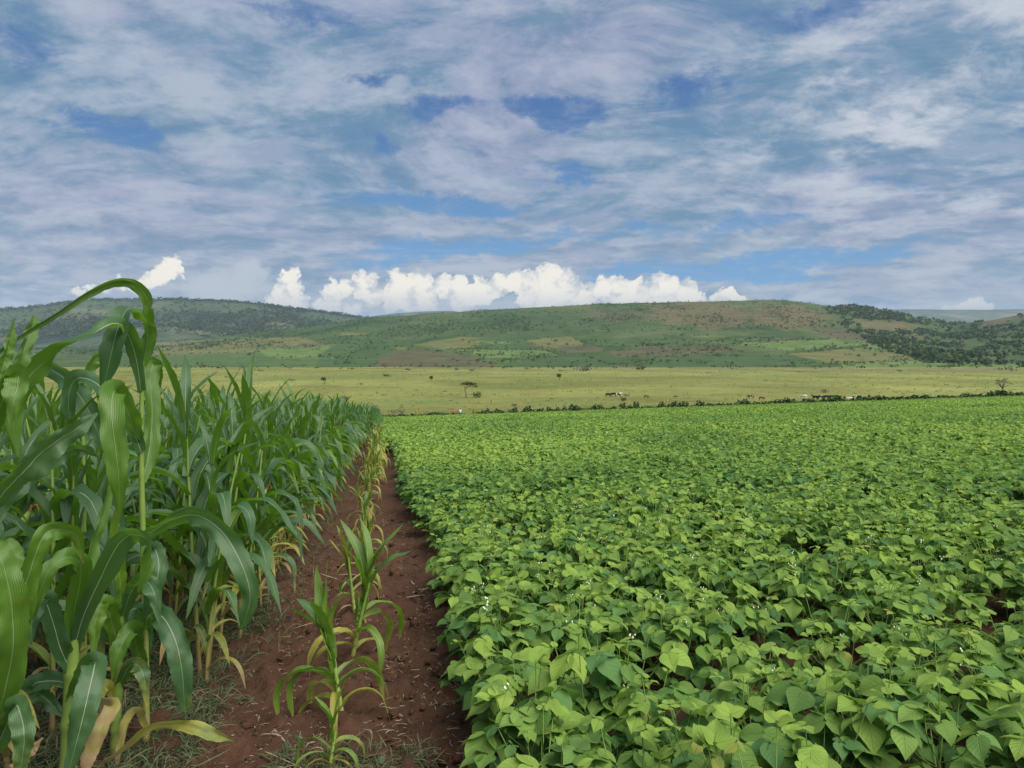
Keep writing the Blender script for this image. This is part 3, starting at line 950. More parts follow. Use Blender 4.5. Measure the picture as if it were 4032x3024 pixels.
hero_leaf(h3, [(-40, 2080, 2.75), (20, 1960, 2.8), (110, 1860, 2.86), (230, 1785, 2.92), (330, 1768, 2.96), (390, 1800, 3.0)], [0.022, 0.042, 0.048, 0.042, 0.028, 0.003], [35, 32, 34, 42, 50, 50], (0.25, 0, 0.5), 0.28)
hero_leaf(h3, [(-40, 2750, 2.75), (30, 2600, 2.7), (70, 2420, 2.68), (120, 2240, 2.68), (165, 2120, 2.7), (225, 2085, 2.74), (300, 2110, 2.8), (330, 2220, 2.84)],
          [0.028, 0.04, 0.045, 0.042, 0.04, 0.036, 0.028, 0.003], [20, 15, 20, 25, 30, 35, 20, 12], (0.7, 0.13, 0.5), 0.3, under=True)
hero_leaf(h3, [(-40, 2900, 2.74), (10, 2750, 2.62), (50, 2560, 2.56), (45, 2380, 2.54), (10, 2220, 2.54), (-40, 2140, 2.56)],
          [0.03, 0.045, 0.052, 0.05, 0.045, 0.03], [20, 12, 10, 10, 15, 20], (0.7, 0.12, 0.5), 0.22, under=True)
hero_leaf(h3, [(-30, 2500, 2.74), (30, 2380, 2.7), (60, 2250, 2.76), (30, 2160, 2.8), (-20, 2150, 2.8)], [0.02, 0.04, 0.045, 0.04, 0.02], [20, 20, 22, 40, 50], (0.6, 0.0, 0.5), 0.25, under=True)
hero_leaf(h3, [(-30, 2980, 2.74), (40, 2830, 2.66), (70, 2780, 2.6), (95, 2900, 2.56), (80, 3030, 2.56)], [0.024, 0.035, 0.04, 0.038, 0.02], [25, 22, 18, 12, 12], (0.6, 0.16, 0.5), 0.3)

h4 = thing('maize_plant', 'maize plant with a broad dark drooping leaf, behind and left of the tallest one', 'maize plant', base_at(330, 4.3), 'large maize plants in front')
hero_stalk(h4, [(330, gy(330, 4.3), 4.3), (332, 2400, 4.3), (330, 1950, 4.3), (325, 1600, 4.3)], 0.016, 0.009)
hero_leaf(h4, [(328, 1640, 4.3), (270, 1530, 4.2), (215, 1455, 4.1), (180, 1446, 4.04), (255, 1490, 3.98), (330, 1585, 3.94), (380, 1690, 3.92), (400, 1770, 3.92)],
          [0.02, 0.03, 0.036, 0.044, 0.054, 0.056, 0.048, 0.004], [40, 40, 45, 40, 22, 10, 8, 8], (0.05, 0, 0.5), 0.22)
hero_leaf(h4, [(330, 1760, 4.3), (300, 1640, 4.36), (330, 1540, 4.42), (360, 1440, 4.46), (400, 1410, 4.5), (430, 1470, 4.54)], [0.02, 0.042, 0.045, 0.042, 0.04, 0.003], [40, 45, 50, 40, 30, 20], (0.1, 0, 0.5), 0.35, under=True)
hero_leaf(h4, [(330, 1980, 4.3), (270, 1850, 4.2), (200, 1780, 4.1), (140, 1850, 4.0), (110, 1980, 3.96)], [0.02, 0.042, 0.048, 0.042, 0.003], [35, 32, 35, 22, 15], (0.2, 0, 0.5), 0.3)
hero_leaf(h4, [(332, 2160, 4.3), (390, 2050, 4.2), (440, 1990, 4.12), (470, 2080, 4.06), (480, 2200, 4.04)], [0.02, 0.042, 0.05, 0.045, 0.003], [25, 20, 18, 12, 12], (0.12, 0, 0.5), 0.3)
hero_leaf(h4, [(332, 2300, 4.3), (250, 2170, 4.2), (170, 2120, 4.1), (90, 2190, 4.0), (50, 2330, 3.96)], [0.02, 0.042, 0.048, 0.042, 0.003], [25, 25, 28, 18, 12], (0.15, 0, 0.5), 0.3)
hero_leaf(h4, [(332, 2460, 4.3), (400, 2380, 4.24), (450, 2400, 4.18), (470, 2520, 4.14), (460, 2640, 4.12)], [0.02, 0.036, 0.04, 0.036, 0.003], [25, 22, 20, 14, 12], (0.2, 0.15, 0.5), 0.3)
hero_leaf(h4, [(332, 2560, 4.3), (280, 2520, 4.24), (220, 2560, 4.18), (190, 2660, 4.14)], [0.02, 0.03, 0.03, 0.003], [25, 22, 20, 14], (0.3, 0.6, 0.5), 0.3)

h5 = thing('maize_plant', 'low maize plant with a yellowish sheath, squeezed between the tallest one and the whorled one', 'maize plant', base_at(455, 3.55), 'large maize plants in front')
hero_stalk(h5, [(452, gy(452, 3.55), 3.55), (458, 2850, 3.55), (468, 2600, 3.55), (478, 2380, 3.55)], 0.026, 0.014, 0.9, 5)
hero_leaf(h5, [(470, 2580, 3.55), (440, 2450, 3.48), (405, 2375, 3.4), (378, 2440, 3.34), (366, 2600, 3.3)], [0.024, 0.042, 0.046, 0.042, 0.003], [20, 18, 22, 12, 10], (0.3, 0.02, 0.9), 0.3, under=True)
hero_leaf(h5, [(478, 2440, 3.55), (515, 2335, 3.5), (560, 2285, 3.44), (605, 2330, 3.38), (628, 2460, 3.36)], [0.022, 0.04, 0.044, 0.04, 0.003], [30, 28, 30, 14, 10], (0.5, 0, 0.5), 0.3)
hero_leaf(h5, [(466, 2700, 3.55), (515, 2620, 3.48), (560, 2645, 3.42), (580, 2780, 3.4)], [0.022, 0.036, 0.036, 0.003], [20, 20, 14, 10], (0.4, 0.22, 0.5), 0.3)
hero_leaf(h5, [(478, 2400, 3.55), (470, 2260, 3.52), (448, 2130, 3.48), (455, 1990, 3.46)], [0.022, 0.034, 0.03, 0.002], [20, 25, 30, 30], (0.7, 0, 0.95), 0.4, under=True)
hero_leaf(h5, [(460, 2760, 3.55), (420, 2700, 3.5), (385, 2745, 3.46), (360, 2880, 3.44), (352, 2990, 3.44)], [0.02, 0.032, 0.034, 0.028, 0.003], [20, 20, 14, 10, 10], (0.4, 0.5, 0.5), 0.3)
hero_leaf(h5, [(474, 2500, 3.55), (500, 2420, 3.6), (540, 2400, 3.66), (575, 2480, 3.7), (590, 2600, 3.72)], [0.022, 0.038, 0.042, 0.038, 0.003], [20, 20, 22, 14, 10], (0.15, 0, 0.5), 0.3)

hero_leaf(h3, [(170, 2905, 2.72), (130, 2950, 2.7), (95, 2985, 2.68), (50, 3030, 2.66)], [0.004, 0.022, 0.026, 0.018], [20, 10, 25, 10], (0.6, 0.98, 0.5), 0.5, 0.5)

# ---------------------------------------------------------------- the row of stunted maize along the path
ORD = ['nearest', 'second', 'third', 'fourth', 'fifth', 'sixth', 'seventh', 'eighth', 'ninth', 'tenth', 'eleventh', 'twelfth']
SHORT = [  # photo X, Y of the foot, height m, leaves
    (1300, 3050, 0.25, 11), (1350, 2840, 0.56, 14), (1382, 2620, 0.76, 15), (1400, 2440, 0.62, 12), (1420, 2330, 0.52, 9), (1432, 2225, 0.50, 9), (1437, 2150, 0.55, 9), (1440, 2085, 0.55, 8),
    (1447, 2030, 0.6, 8), (1452, 1985, 0.6, 8), (1452, 1945, 0.65, 8), (1454, 1910, 0.65, 8)]


def soil_at(X, Y):
    xr = (X - CX) / F
    d = CAMZ / ((Y - HY) / F - SA + SB * xr)
    return (xr * d, d, float(field_z(xr * d, d)))


def short_corn(loc, Hh, nl, seed, label, group, lod=0, W=0.021, L=0.42, dry0=0.0):
    rs = np.random.default_rng(seed)
    t = thing('short_maize', label, 'maize plant', loc, group)
    t.rotation_euler = (rs.normal(0, 0.06), rs.normal(0, 0.09), 0)
    H = Hh * 0.62
    V, Fc, U, T = stalk_arrays(H, 0.015 if Hh > 0.6 else 0.011, rs.normal(0, 0.02, 2), 0, 0.8)
    obj('stalk', new_mesh('stalk', V, Fc, U, T, M_STALK), t)
    phi = rs.uniform(-0.5, 0.5)
    for i in range(nl):
        f = i / (nl - 1)
        az = phi + PI * i + rs.normal(0, 0.75)
        if f > 0.6:
            e0, e1, p = rs.uniform(1.35, 1.54), rs.uniform(0.55, 1.4), rs.uniform(1.5, 3.0)
        else:
            e0, e1, p = rs.uniform(0.75, 1.15), -rs.uniform(1.4, 1.57), rs.uniform(0.75, 1.3)
        dry = rs.uniform(0.35, 0.8) if f < 0.25 else (rs.uniform(0.05, 0.35) if f < 0.65 else rs.uniform(0, 0.12))
        dry = min(0.95, dry + dry0 * rs.uniform(0.2, 1))
        A = corn_leaf(az, e0, e1, L * rs.uniform(0.75, 1.15) * (0.95 + 0.35 * math.sin(PI * f)), W * rs.uniform(0.8, 1.2) * (0.6 + 0.55 * f), p, rs.normal(0, 0.5), rs.normal(0, 0.35),
                      20, 7, 0.16, 0.8, 0.01, rs.uniform(0, 6))
        V = A[0] + np.array([0, 0, H * (0.12 + 0.80 * f)])
        obj('leaf', new_mesh('leaf', V, A[1], A[2], np.tile((rs.uniform(0.6, 1.0), dry, rs.uniform(0.85, 1.0)), (len(V), 1)), M_CORN), t)
    return t


GS = 'stunted maize plants in the single row beside the path'
for i, (X, Y, Hh, nl) in enumerate(SHORT):
    loc = soil_at(X, Y)
    if i == 0:
        lab = 'smallest stunted maize plant, lowest in the row and nearest the camera'
    elif i == 1:
        lab = 'stunted maize plant with long yellow-tipped leaves arching down to bare soil'
    elif i == 2:
        lab = 'broad-leaved stunted maize plant close behind the one with yellow-tipped arching leaves'
    else:
        lab = ORD[i] + ' stunted maize plant from the camera in the single row beside the path'
    W, L = (0.026, 0.42)
    if i == 0: W, L = 0.017, 0.30
    if i == 0: W, L = 0.016, 0.22
    if i == 1: W, L = 0.034, 0.42
    if i == 2: W, L = 0.046, 0.44
    if i > 2: W, L = 0.022, 0.31
    short_corn(loc, Hh * (1.18 if i < 3 else 1.3), nl + (3 if i > 3 else 0), 100 + i, lab, GS, W=W, L=L, dry0=0.35 if i > 2 else 0.0)
# further ones, copies
y = soil_at(1454, 1910)[1]
src = [o for o in COL.objects if o.name.startswith('short_maize')][4:]
j = 0
while y < 60:
    y += rng.uniform(0.17, 0.28) if y < 30 else rng.uniform(0.4, 0.7)
    x = -0.17 + ROW * y + rng.normal(0, 0.05)
    copy_tree(src[j % len(src)], (x, y, field_z(x, y)), rng.uniform(0, 6.28), rng.uniform(1.05, 1.5),
              'small stunted maize plant in the far, narrowing stretch of the single row', 'stunted maize plants far along the single row')
    j += 1

# ---------------------------------------------------------------- beans
def leaflet(rows, cols):
    prof = np.array([(0, .22), (.06, .62), (.16, .92), (.3, 1.0), (.45, .93), (.6, .72), (.75, .45), (.88, .2), (.95, .08), (1, .0)])
    v = np.array(rows); u = np.linspace(-1, 1, cols)
    w = np.interp(v, prof[:, 0], prof[:, 1]) * 0.44
    if cols == 3 and len(rows) <= 4: w = w * 1.08
    Vx = u[None] * w[:, None]
    Vy = np.repeat(v[:, None], cols, 1) - 0.10 * np.abs(u)[None] ** 1.5 * np.clip(1 - v * 3, 0, 1)[:, None]
    Vz = np.abs(u)[None] * w[:, None] * 0.17 - 0.11 * np.repeat(v[:, None] ** 2, cols, 1) - 0.05 * (u ** 2)[None] * np.sin(v * 7)[:, None]
    V = np.stack([Vx, Vy, Vz], -1).reshape(-1, 3)
    U = np.stack([(np.repeat(u[None], len(v), 0) + 1) / 2, np.repeat(v[:, None], cols, 1)], -1).reshape(-1, 2)
    return V, grid_faces(len(rows), cols), U


LEAFLET = {0: leaflet([0, .06, .16, .3, .45, .6, .75, .88, 1], 7), 1: leaflet([0, .18, .5, .8, 1], 3), 2: leaflet([0, .3, 1], 3)}


def leaf_mats(az, pitch, roll, size):
    f = np.stack([np.cos(az) * np.cos(pitch), np.sin(az) * np.cos(pitch), -np.sin(pitch)], 1)
    s = np.stack([np.sin(az), -np.cos(az), 0 * az], 1)
    n = np.cross(s, f)
    s2 = s * np.cos(roll)[:, None] + n * np.sin(roll)[:, None]
    n2 = np.cross(s2, f)
    return np.stack([s2, f, n2], 2) * size[:, None, None]


def bean_params(rs, ntri, H=0.42, R=0.21, big=1.0):
    i = np.arange(ntri)
    ang = i * 2.4 + rs.uniform(0, 6.28) + rs.normal(0, 0.3, ntri)
    hf = np.clip(0.30 + 0.70 * rs.uniform(0, 1, ntri) ** 0.75, 0, 1)
    r = R * np.sqrt(rs.uniform(0.03, 1, ntri)) * (1.15 - 0.35 * hf)
    O = np.stack([r * np.cos(ang), r * np.sin(ang), H * hf], 1)
    az = ang + rs.normal(0, 0.6, ntri)
    size = rs.uniform(0.052, 0.106, ntri) * big * (1.08 - 0.25 * np.clip(hf - 0.75, 0, 1) * 4 * (rs.uniform(0, 1, ntri) < 0.4))
    pt = rs.uniform(-0.05, 0.72, ntri)
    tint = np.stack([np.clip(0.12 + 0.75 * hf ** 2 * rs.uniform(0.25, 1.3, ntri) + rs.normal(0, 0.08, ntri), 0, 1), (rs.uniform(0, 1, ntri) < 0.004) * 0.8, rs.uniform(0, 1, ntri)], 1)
    ns = 3   # young shoots standing above the canopy
    O[-ns:, 2] = H * rs.uniform(0.98, 1.22, ns); O[-ns:, :2] *= 0.8; size[-ns:] *= 0.55; tint[-ns:, 0] = rs.uniform(0.7, 1.0, ns); tint[-ns:, 2] = 0.2; pt[-ns:] = rs.uniform(-0.9, 0.3, ns)
    out = []
    for k, (da, dp) in enumerate([(0, 0.1), (1.35, 0), (-1.35, 0)]):
        a = az + da + rs.normal(0, 0.12, ntri)
        p = pt + dp + rs.normal(0, 0.15, ntri)
        ro = rs.normal(0, 0.25, ntri) + (0.35 if k == 1 else -0.35 if k == 2 else 0) * 0.6
        off = 0.022 if k == 0 else 0.006
        d = np.stack([np.cos(a), np.sin(a), 0 * a], 1) * off
        out.append((leaf_mats(a, p, ro, size * (1.08 if k == 0 else 0.95)), O + d, tint + rs.normal(0, 0.03, (ntri, 1)) * np.array([1, 0, 0])))
    M = np.concatenate([o[0] for o in out]); OO = np.concatenate([o[1] for o in out]); T = np.concatenate([o[2] for o in out])
    return M, OO, np.clip(T, 0, 1), O, ang, hf, H


NB = 14
BEANS = []
for i in range(NB):
    rs = np.random.default_rng(300 + i)
    BEANS.append(bean_params(rs, int(rs.integers(24, 31)), H=rs.uniform(0.36, 0.47), R=rs.uniform(0.19, 0.25)))


def bean_root(i, label, group):
    M, O, T, Q, ang, hf, H = BEANS[i]
    rs = np.random.default_rng(900 + i)
    t = thing('bean_plant', label, 'bean plant', (0, 0, 0), group)
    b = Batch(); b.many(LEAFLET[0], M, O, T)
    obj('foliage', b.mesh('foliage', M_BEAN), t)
    s = Batch()
    STK = []
    s.add(*tube(np.array([(0, 0, -0.02), (0.01, 0, H * 0.3), (0, 0.01, H * 0.62)]), [0.005, 0.004, 0.0025], 5))
    for q, a, h in zip(Q, ang, hf):
        z0 = H * h * 0.55
        p0 = np.array([0, 0, min(z0, H * 0.6)])
        mid = (p0 + q) / 2 + np.array([math.cos(a) * 0.02, math.sin(a) * 0.02, -0.012])
        s.add(*tube(catmull([p0, mid, q], 6), 0.0019, 4))
    obj('stem', s.mesh('stem', M_STEM), t)
    if i % 3 == 0:
        for k in range(int(rs.integers(1, 3))):
            a = rs.uniform(0, 6.28); top = np.array([math.cos(a) * 0.09, math.sin(a) * 0.09, H + rs.uniform(-0.05, 0.03)])
            st = catmull([(0, 0, H * 0.5), top * np.array([0.5, 0.5, 0.8]), top], 7)
            f = Batch()
            A = tube(st, 0.0015, 4); f.add(*A, (0, 0, 0)); mi = [np.ones(len(A[1]), int)]
            for m in range(int(rs.integers(2, 6))):
                o = top - np.array([0, 0, 0.006 * m]) + rs.normal(0, 0.009, 3)
                A = tube(np.array([top - np.array([0, 0, 0.006 * m]), o]), 0.0008, 4); f.add(*A, (0, 0, 0)); mi.append(np.ones(len(A[1]), int))
                rr = rs.uniform(0.0030, 0.0052)
                pp = np.array([o + (0, 0, -rr * 1.3), o + (0, 0, -rr * .6), o + (0.002, 0, rr * 0.4), o + (0.003, 0, rr * 1.5)])
                A = tube(pp, [rr * 0.2, rr, rr * 0.9, rr * 0.2], 6); f.add(*A, (1, 0, 0)); mi.append(np.zeros(len(A[1]), int))
            me = f.mesh('flower_spike', M_FLOWER); me.materials.append(M_STEM)
            me.polygons.foreach_set('material_index', np.concatenate(mi).astype(np.int32))
            obj('flower_spike', me, t)
    return t


rng = np.random.default_rng(77)
BEAN_POS = []
k = 0
u0 = 0.70
while True:
    uu = u0 + 0.40 * k
    if uu > 130: break
    k += 1
    # near part at full density, thinner and larger plants further off
    y = 1.9 + rng.uniform(0, 0.25)
    while y < EDGE - 0.8:
        step = 0.27 if y < 26 else (0.30 if y < 60 else 0.36)
        if not (y > 60 and k % 2):
            yy = y + rng.normal(0, 0.05); xx = uu + ROW * yy + rng.normal(0, 0.055) + (0.22 * (vnoise(np.array(yy * 1.1), np.array(3.0), 5) - 0.6) if k == 1 else 0)
            if -0.4 < xx / yy < 0.80 and yy > 2.0 and not (k == 1 and yy < 3.75):
                BEAN_POS.append((xx, yy, k, rng.uniform()))
        y += step * rng.uniform(0.8, 1.2)
        # jump in to where this row enters the picture
        if uu + ROW * y > 0.80 * y + 0.6:
            y = max(y, (uu - 0.3) / (0.80 - ROW))
for uu in (-0.1, 0.15, 0.4):
    y = 30.0
    while y < EDGE - 1:
        BEAN_POS.append((uu + ROW * y + rng.normal(0, 0.06), y, 2, rng.uniform())); y += rng.uniform(0.3, 0.5)
BEAN_POS = [p for p in BEAN_POS if rng.uniform() > 0.04 + (0.5 if fbm(np.array(p[0] * 1.3), np.array(p[1] * 1.3), 2, 47) > 0.68 else 0)]
for uu, yy in ((0.54, 2.42), (0.57, 2.70), (0.58, 2.98), (0.61, 3.26), (0.64, 3.54), (0.84, 2.55), (0.86, 2.9), (0.88, 3.25)):
    BEAN_POS.append((uu + ROW * yy, yy, 1 if uu < 0.7 else 2, rng.uniform()))
BEAN_POS.sort(key=lambda q: math.hypot(q[0], q[1]) + (40 if q[0] / q[1] > 0.71 or q[1] < 2.1 else 0))
BG_E, BG_I = 'bean plants along the edge of the path', 'bean plants inside the crop'
BL_E = 'bushy bean plant in the outermost bean row, leaning over the bare red path'
BL_I = 'leafy green bean plant within the crop, away from the path edge'
broots = {}
NBI = 298
for idx, (x, y, k, r) in enumerate(BEAN_POS[:NBI]):
    lab, grp = (BL_E, BG_E) if k == 1 else (BL_I, BG_I)
    i = int(r * (NB - 0.001))
    big = 0.80 + 0.52 * fbm(np.array(x * 0.9), np.array(y * 0.9), 2, 41)
    sc = min(1.12, float(big) * rng.uniform(0.9, 1.12) * (1.03 if k == 1 else 1.0)) * (0.92 if y < 4 else 1.0)
    loc = (x, y, float(field_z(x, y)) + 0.03)
    rz = rng.uniform(0, 6.28)
    if i not in broots:
        broots[i] = bean_root(i, lab, grp)
        o = broots[i]; o.location = loc; o.rotation_euler = (0, 0, rz); o.scale = (sc * 1.12,) * 3
    else:
        copy_tree(broots[i], loc, rz, sc, lab, grp, (rng.normal(0, 0.08), rng.normal(0, 0.08)))

rb = np.array([(x, y, r) for x, y, k, r in BEAN_POS[NBI:]])
crop = Batch()
dist = np.hypot(rb[:, 0], rb[:, 1])
for i in range(NB):
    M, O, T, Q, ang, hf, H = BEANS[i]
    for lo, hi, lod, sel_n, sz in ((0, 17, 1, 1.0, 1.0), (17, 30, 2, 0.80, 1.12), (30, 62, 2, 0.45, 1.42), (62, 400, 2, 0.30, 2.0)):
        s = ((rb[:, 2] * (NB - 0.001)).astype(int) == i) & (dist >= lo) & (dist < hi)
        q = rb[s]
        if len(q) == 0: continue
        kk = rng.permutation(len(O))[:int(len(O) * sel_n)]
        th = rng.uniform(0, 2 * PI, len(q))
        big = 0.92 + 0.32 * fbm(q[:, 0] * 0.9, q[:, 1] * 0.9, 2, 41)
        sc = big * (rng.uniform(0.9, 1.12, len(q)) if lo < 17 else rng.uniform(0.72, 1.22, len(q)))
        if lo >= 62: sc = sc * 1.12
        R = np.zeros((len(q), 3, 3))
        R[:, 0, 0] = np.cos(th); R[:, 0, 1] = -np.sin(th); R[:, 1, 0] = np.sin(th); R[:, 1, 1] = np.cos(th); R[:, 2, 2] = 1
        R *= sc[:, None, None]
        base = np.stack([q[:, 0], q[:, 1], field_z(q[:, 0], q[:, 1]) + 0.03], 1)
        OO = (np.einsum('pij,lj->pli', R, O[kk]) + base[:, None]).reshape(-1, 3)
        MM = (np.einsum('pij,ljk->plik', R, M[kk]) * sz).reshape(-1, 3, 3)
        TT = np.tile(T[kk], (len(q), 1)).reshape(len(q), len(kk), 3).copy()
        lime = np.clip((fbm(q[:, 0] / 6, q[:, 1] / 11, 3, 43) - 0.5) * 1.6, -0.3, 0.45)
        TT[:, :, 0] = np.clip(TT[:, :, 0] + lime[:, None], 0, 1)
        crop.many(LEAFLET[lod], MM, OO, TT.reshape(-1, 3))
obj('bean_crop', crop.mesh('bean_crop', M_BEAN), kind='stuff', label='green mass of bean foliage spreading to the far hedge', category='bean crop')

# ---------------------------------------------------------------- litter and weeds on the soil
def strips(n, region, lmin, lmax, w, lift, seed, tint_fn, curl=0.5, up=0.0):
    rs = np.random.default_rng(seed)
    b = Batch()
    x, y = region(rs, n)
    for i in range(len(x)):
        L = rs.uniform(lmin, lmax) ; a = rs.uniform(0, 2 * PI); c = rs.normal(0, curl)
        s = np.linspace(0, 1, 5)
        aa = a + c * (s - 0.5) * 2
        dx = np.concatenate([[0], np.cumsum(np.cos(aa[1:]) * L / 4)]); dy = np.concatenate([[0], np.cumsum(np.sin(aa[1:]) * L / 4)])
        z = field_z(x[i] + dx, y[i] + dy) + 0.012 + rs.uniform(0, lift) + np.sin(PI * s) * lift * rs.uniform(0, 1) + up * s * L * rs.uniform(0.2, 1.2)
        px = np.stack([x[i] + dx, y[i] + dy, z], 1)
        ww = w * rs.uniform(0.6, 1.5) * np.array([0.8, 1, 1, 0.8, 0.25])
        sd = np.stack([-np.sin(aa), np.cos(aa), 0 * aa + rs.normal(0, 0.5)], 1); sd /= np.linalg.norm(sd, axis=1)[:, None]
        V = np.stack([px - sd * ww[:, None], px + sd * ww[:, None]], 1).reshape(-1, 3)
        b.add(V, grid_faces(5, 2), np.zeros((10, 2)), tint_fn(rs))
    return b


def reg(u1, u2, y1, y2, pw=1.6, thr=0.44):
    def f(rs, n):
        y = y1 + (y2 - y1) * rs.uniform(0, 1, n) ** pw
        u = rs.uniform(u1, u2, n)
        # heaps and gaps
        keep = fbm((u + ROW * y) * 2.2, y * 2.2, 3, 77) + rs.normal(0, 0.1, n) > thr
        return (u + ROW * y)[keep], y[keep]
    return f


b1 = strips(13000, reg(-2.3, -0.62, 5.0, 26, 1.4), 0.05, 0.20, 0.0018, 0.05, 1, lambda r: (r.uniform(), r.uniform(0, 1) * (r.uniform() < 0.6), 0.5), 0.40, 0.35)
for A in (strips(15000, reg(-2.2, -0.86, 2.4, 6.5, 1.2, 0.36), 0.05, 0.19, 0.0021, 0.05, 21, lambda r: (r.uniform(), r.uniform(0, 1) * (r.uniform() < 0.35), 0.5), 0.30, 0.35),
          strips(2500, reg(-0.5, 0.25, 2.4, 3.6, 1.0, 0.45), 0.04, 0.14, 0.0018, 0.03, 22, lambda r: (r.uniform(), r.uniform(0, 1) * (r.uniform() < 0.4), 0.5), 0.30, 0.3)):
    V, Fc, U, T = A.arrays(); b1.add(V, Fc, U, T)
obj('dry_weeds', b1.mesh('dry_weeds', M_WEED), kind='stuff', label='greyish withered weeds strewn around the feet of the tall maize', category='weeds')
b2 = strips(7500, reg(-1.2, 1.3, 2.4, 12, 1.6, 0.40), 0.012, 0.075, 0.0012, 0.010, 2, lambda r: (r.uniform(), r.uniform(0, 0.6), 0.5), 0.8)
for A in (strips(110, reg(-1.6, 0.6, 2.5, 9), 0.18, 0.42, 0.003, 0.015, 3, lambda r: (r.uniform(0.6, 1), 0.2, 0.5), 0.3),):
    V, Fc, U, T = A.arrays(); b2.add(V, Fc, U, T)
obj('straw_litter', b2.mesh('straw_litter', M_STRAW), kind='stuff', label='bits of straw and roots scattered over the red soil strip', category='straw')
th_c = np.linspace(0, 2 * PI, 7)[:-1]
cv = [(0, 0, -0.8)] + [(math.cos(t_ + z_) * r_, math.sin(t_ + z_) * r_, z_) for z_, r_ in ((-0.45, 0.8), (0.1, 1.0), (0.55, 0.7)) for t_ in th_c] + [(0, 0, 0.85)]
cf = [[0, 1 + (j + 1) % 6, 1 + j, 1 + j] for j in range(6)]
cf = [[1 + r_ * 6 + j, 1 + r_ * 6 + (j + 1) % 6, 7 + r_ * 6 + (j + 1) % 6, 7 + r_ * 6 + j] for r_ in range(2) for j in range(6)] + [[13 + j, 13 + (j + 1) % 6, 19, 19] for j in range(0)]
cb = Batch()
rc = np.random.default_rng(55)
for var in range(6):
    V_ = np.array(cv) * (1 + 0.25 * rc.normal(0, 1, (len(cv), 1))) * np.array([1, 1, 0.75])
    V_[-1, 2] = 0.6
    # close the top with a small quad fan
    F_ = np.array(cf + [[13, 14, 15, 19], [15, 16, 17, 19], [17, 18, 13, 19]])
    k_ = 1300
    y_ = 2.4 + 9 * rc.uniform(0, 1, k_) ** 1.7; u_ = rc.uniform(-1.6, 1.3, k_)
    kp_ = fbm((u_ + ROW * y_) * 3, y_ * 3, 3, 66) + rc.normal(0, 0.1, k_) > 0.47
    y_, u_ = y_[kp_], u_[kp_]; x_ = u_ + ROW * y_; k_ = len(x_)
    sz = 0.004 + 0.030 * rc.uniform(0, 1, k_) ** 5
    M_ = leaf_mats(rc.uniform(0, 6.28, k_), rc.normal(0, 0.4, k_), rc.normal(0, 0.4, k_), sz)
    cb.many((V_, F_, np.zeros((len(V_), 2))), M_, np.stack([x_, y_, field_z(x_, y_) + 0.008 + sz * 0.3], 1), np.tile((0.5, 0.0, 0.5), (k_, 1)))
obj('soil_clods', cb.mesh('soil_clods', M_SOIL), kind='stuff', label='crumbs and clods of red earth lying on the bare strip', category='soil')
# tiny green weeds
wb = Batch()
rs = np.random.default_rng(8)
cl = []
for (u1, u2, y1, y2, n) in ((-1.9, -0.75, 2.6, 9, 260), (-0.45, 0.15, 3.0, 3.7, 16), (-0.6, 0.4, 2.7, 3.3, 12)):
    for _ in range(n):
        yy = rs.uniform(y1, y2); cl.append((rs.uniform(u1, u2) + ROW * yy, yy))
for (x, y) in cl:
    n = int(rs.integers(6, 16))
    az = rs.uniform(0, 6.28, n); pit = rs.uniform(-0.9, 0.2, n); size = rs.uniform(0.015, 0.05, n)
    M = leaf_mats(az, pit, rs.normal(0, 0.5, n), size); M[:, :, 0] *= rs.uniform(0.35, 0.8)
    O = np.stack([x + rs.normal(0, 0.03, n), y + rs.normal(0, 0.03, n), 0 * az], 1); O[:, 2] = field_z(O[:, 0], O[:, 1]) + rs.uniform(0.012, 0.05, n)
    wb.many(LEAFLET[1], M, O, np.stack([rs.uniform(0, 1, n), rs.uniform(0, 0.3, n), rs.uniform(0, 1, n)], 1))
obj('green_weeds', wb.mesh('green_weeds', M_WEED), kind='stuff', label='small green weeds sprouting on the soil under the maize', category='weeds')

# ---------------------------------------------------------------- crowns, shrubs, trees
QUAD = (np.array([(-0.5, 0, 0), (0.5, 0.0, 0.05), (0.35, 1, -0.08), (-0.35, 1, 0)], float), np.array([[0, 1, 2, 3]]), np.array([(0, 0), (1, 0), (1, 1), (0, 1)], float))


def crown(rs, lobes, n, leaf, dry=0.1):
    b = Batch()
    tot = sum(l[3] ** 2 for l in lobes)
    for (cx, cy, cz, r, fl) in lobes:
        k = max(6, int(n * r ** 2 / tot))
        d = rs.normal(0, 1, (k, 3)); d /= np.linalg.norm(d, axis=1)[:, None]
        rad = r * rs.uniform(0.35, 1.05, k) ** 0.6 * (1 + 0.25 * rs.normal(0, 1, k) * 0.6)
        O = np.array([cx, cy, cz]) + d * rad[:, None] * np.array([1, 1, fl])
        O[:, 2] = np.maximum(O[:, 2], 0.02)
        M = leaf_mats(np.arctan2(d[:, 1], d[:, 0]) + rs.normal(0, 0.8, k), rs.uniform(-0.8, 1.0, k), rs.normal(0, 0.8, k), leaf * rs.uniform(0.6, 1.4, k))
        b.many(QUAD, M, O, np.stack([rs.uniform(0, 1, k), rs.uniform(0, 1, k) * (rs.uniform(0, 1, k) < dry), rs.uniform(0, 1, k)], 1))
    return b


def bush_mesh(seed, w, h, mat, n=170, leaf=None, dry=0.1, name='shrub'):
    rs = np.random.default_rng(seed)
    lobes = []
    for i in range(int(rs.integers(4, 7))):
        lobes.append((rs.uniform(-0.5, 0.5) * w * 0.75, rs.uniform(-0.4, 0.4) * w * 0.6, h * rs.uniform(0.3, 0.62), min(w, h * 1.6) * rs.uniform(0.24, 0.36), min(1.0, h / w * 1.2)))
    return crown(rs, lobes, n, leaf or 0.14 * min(w, h), dry).mesh(name, mat, False)


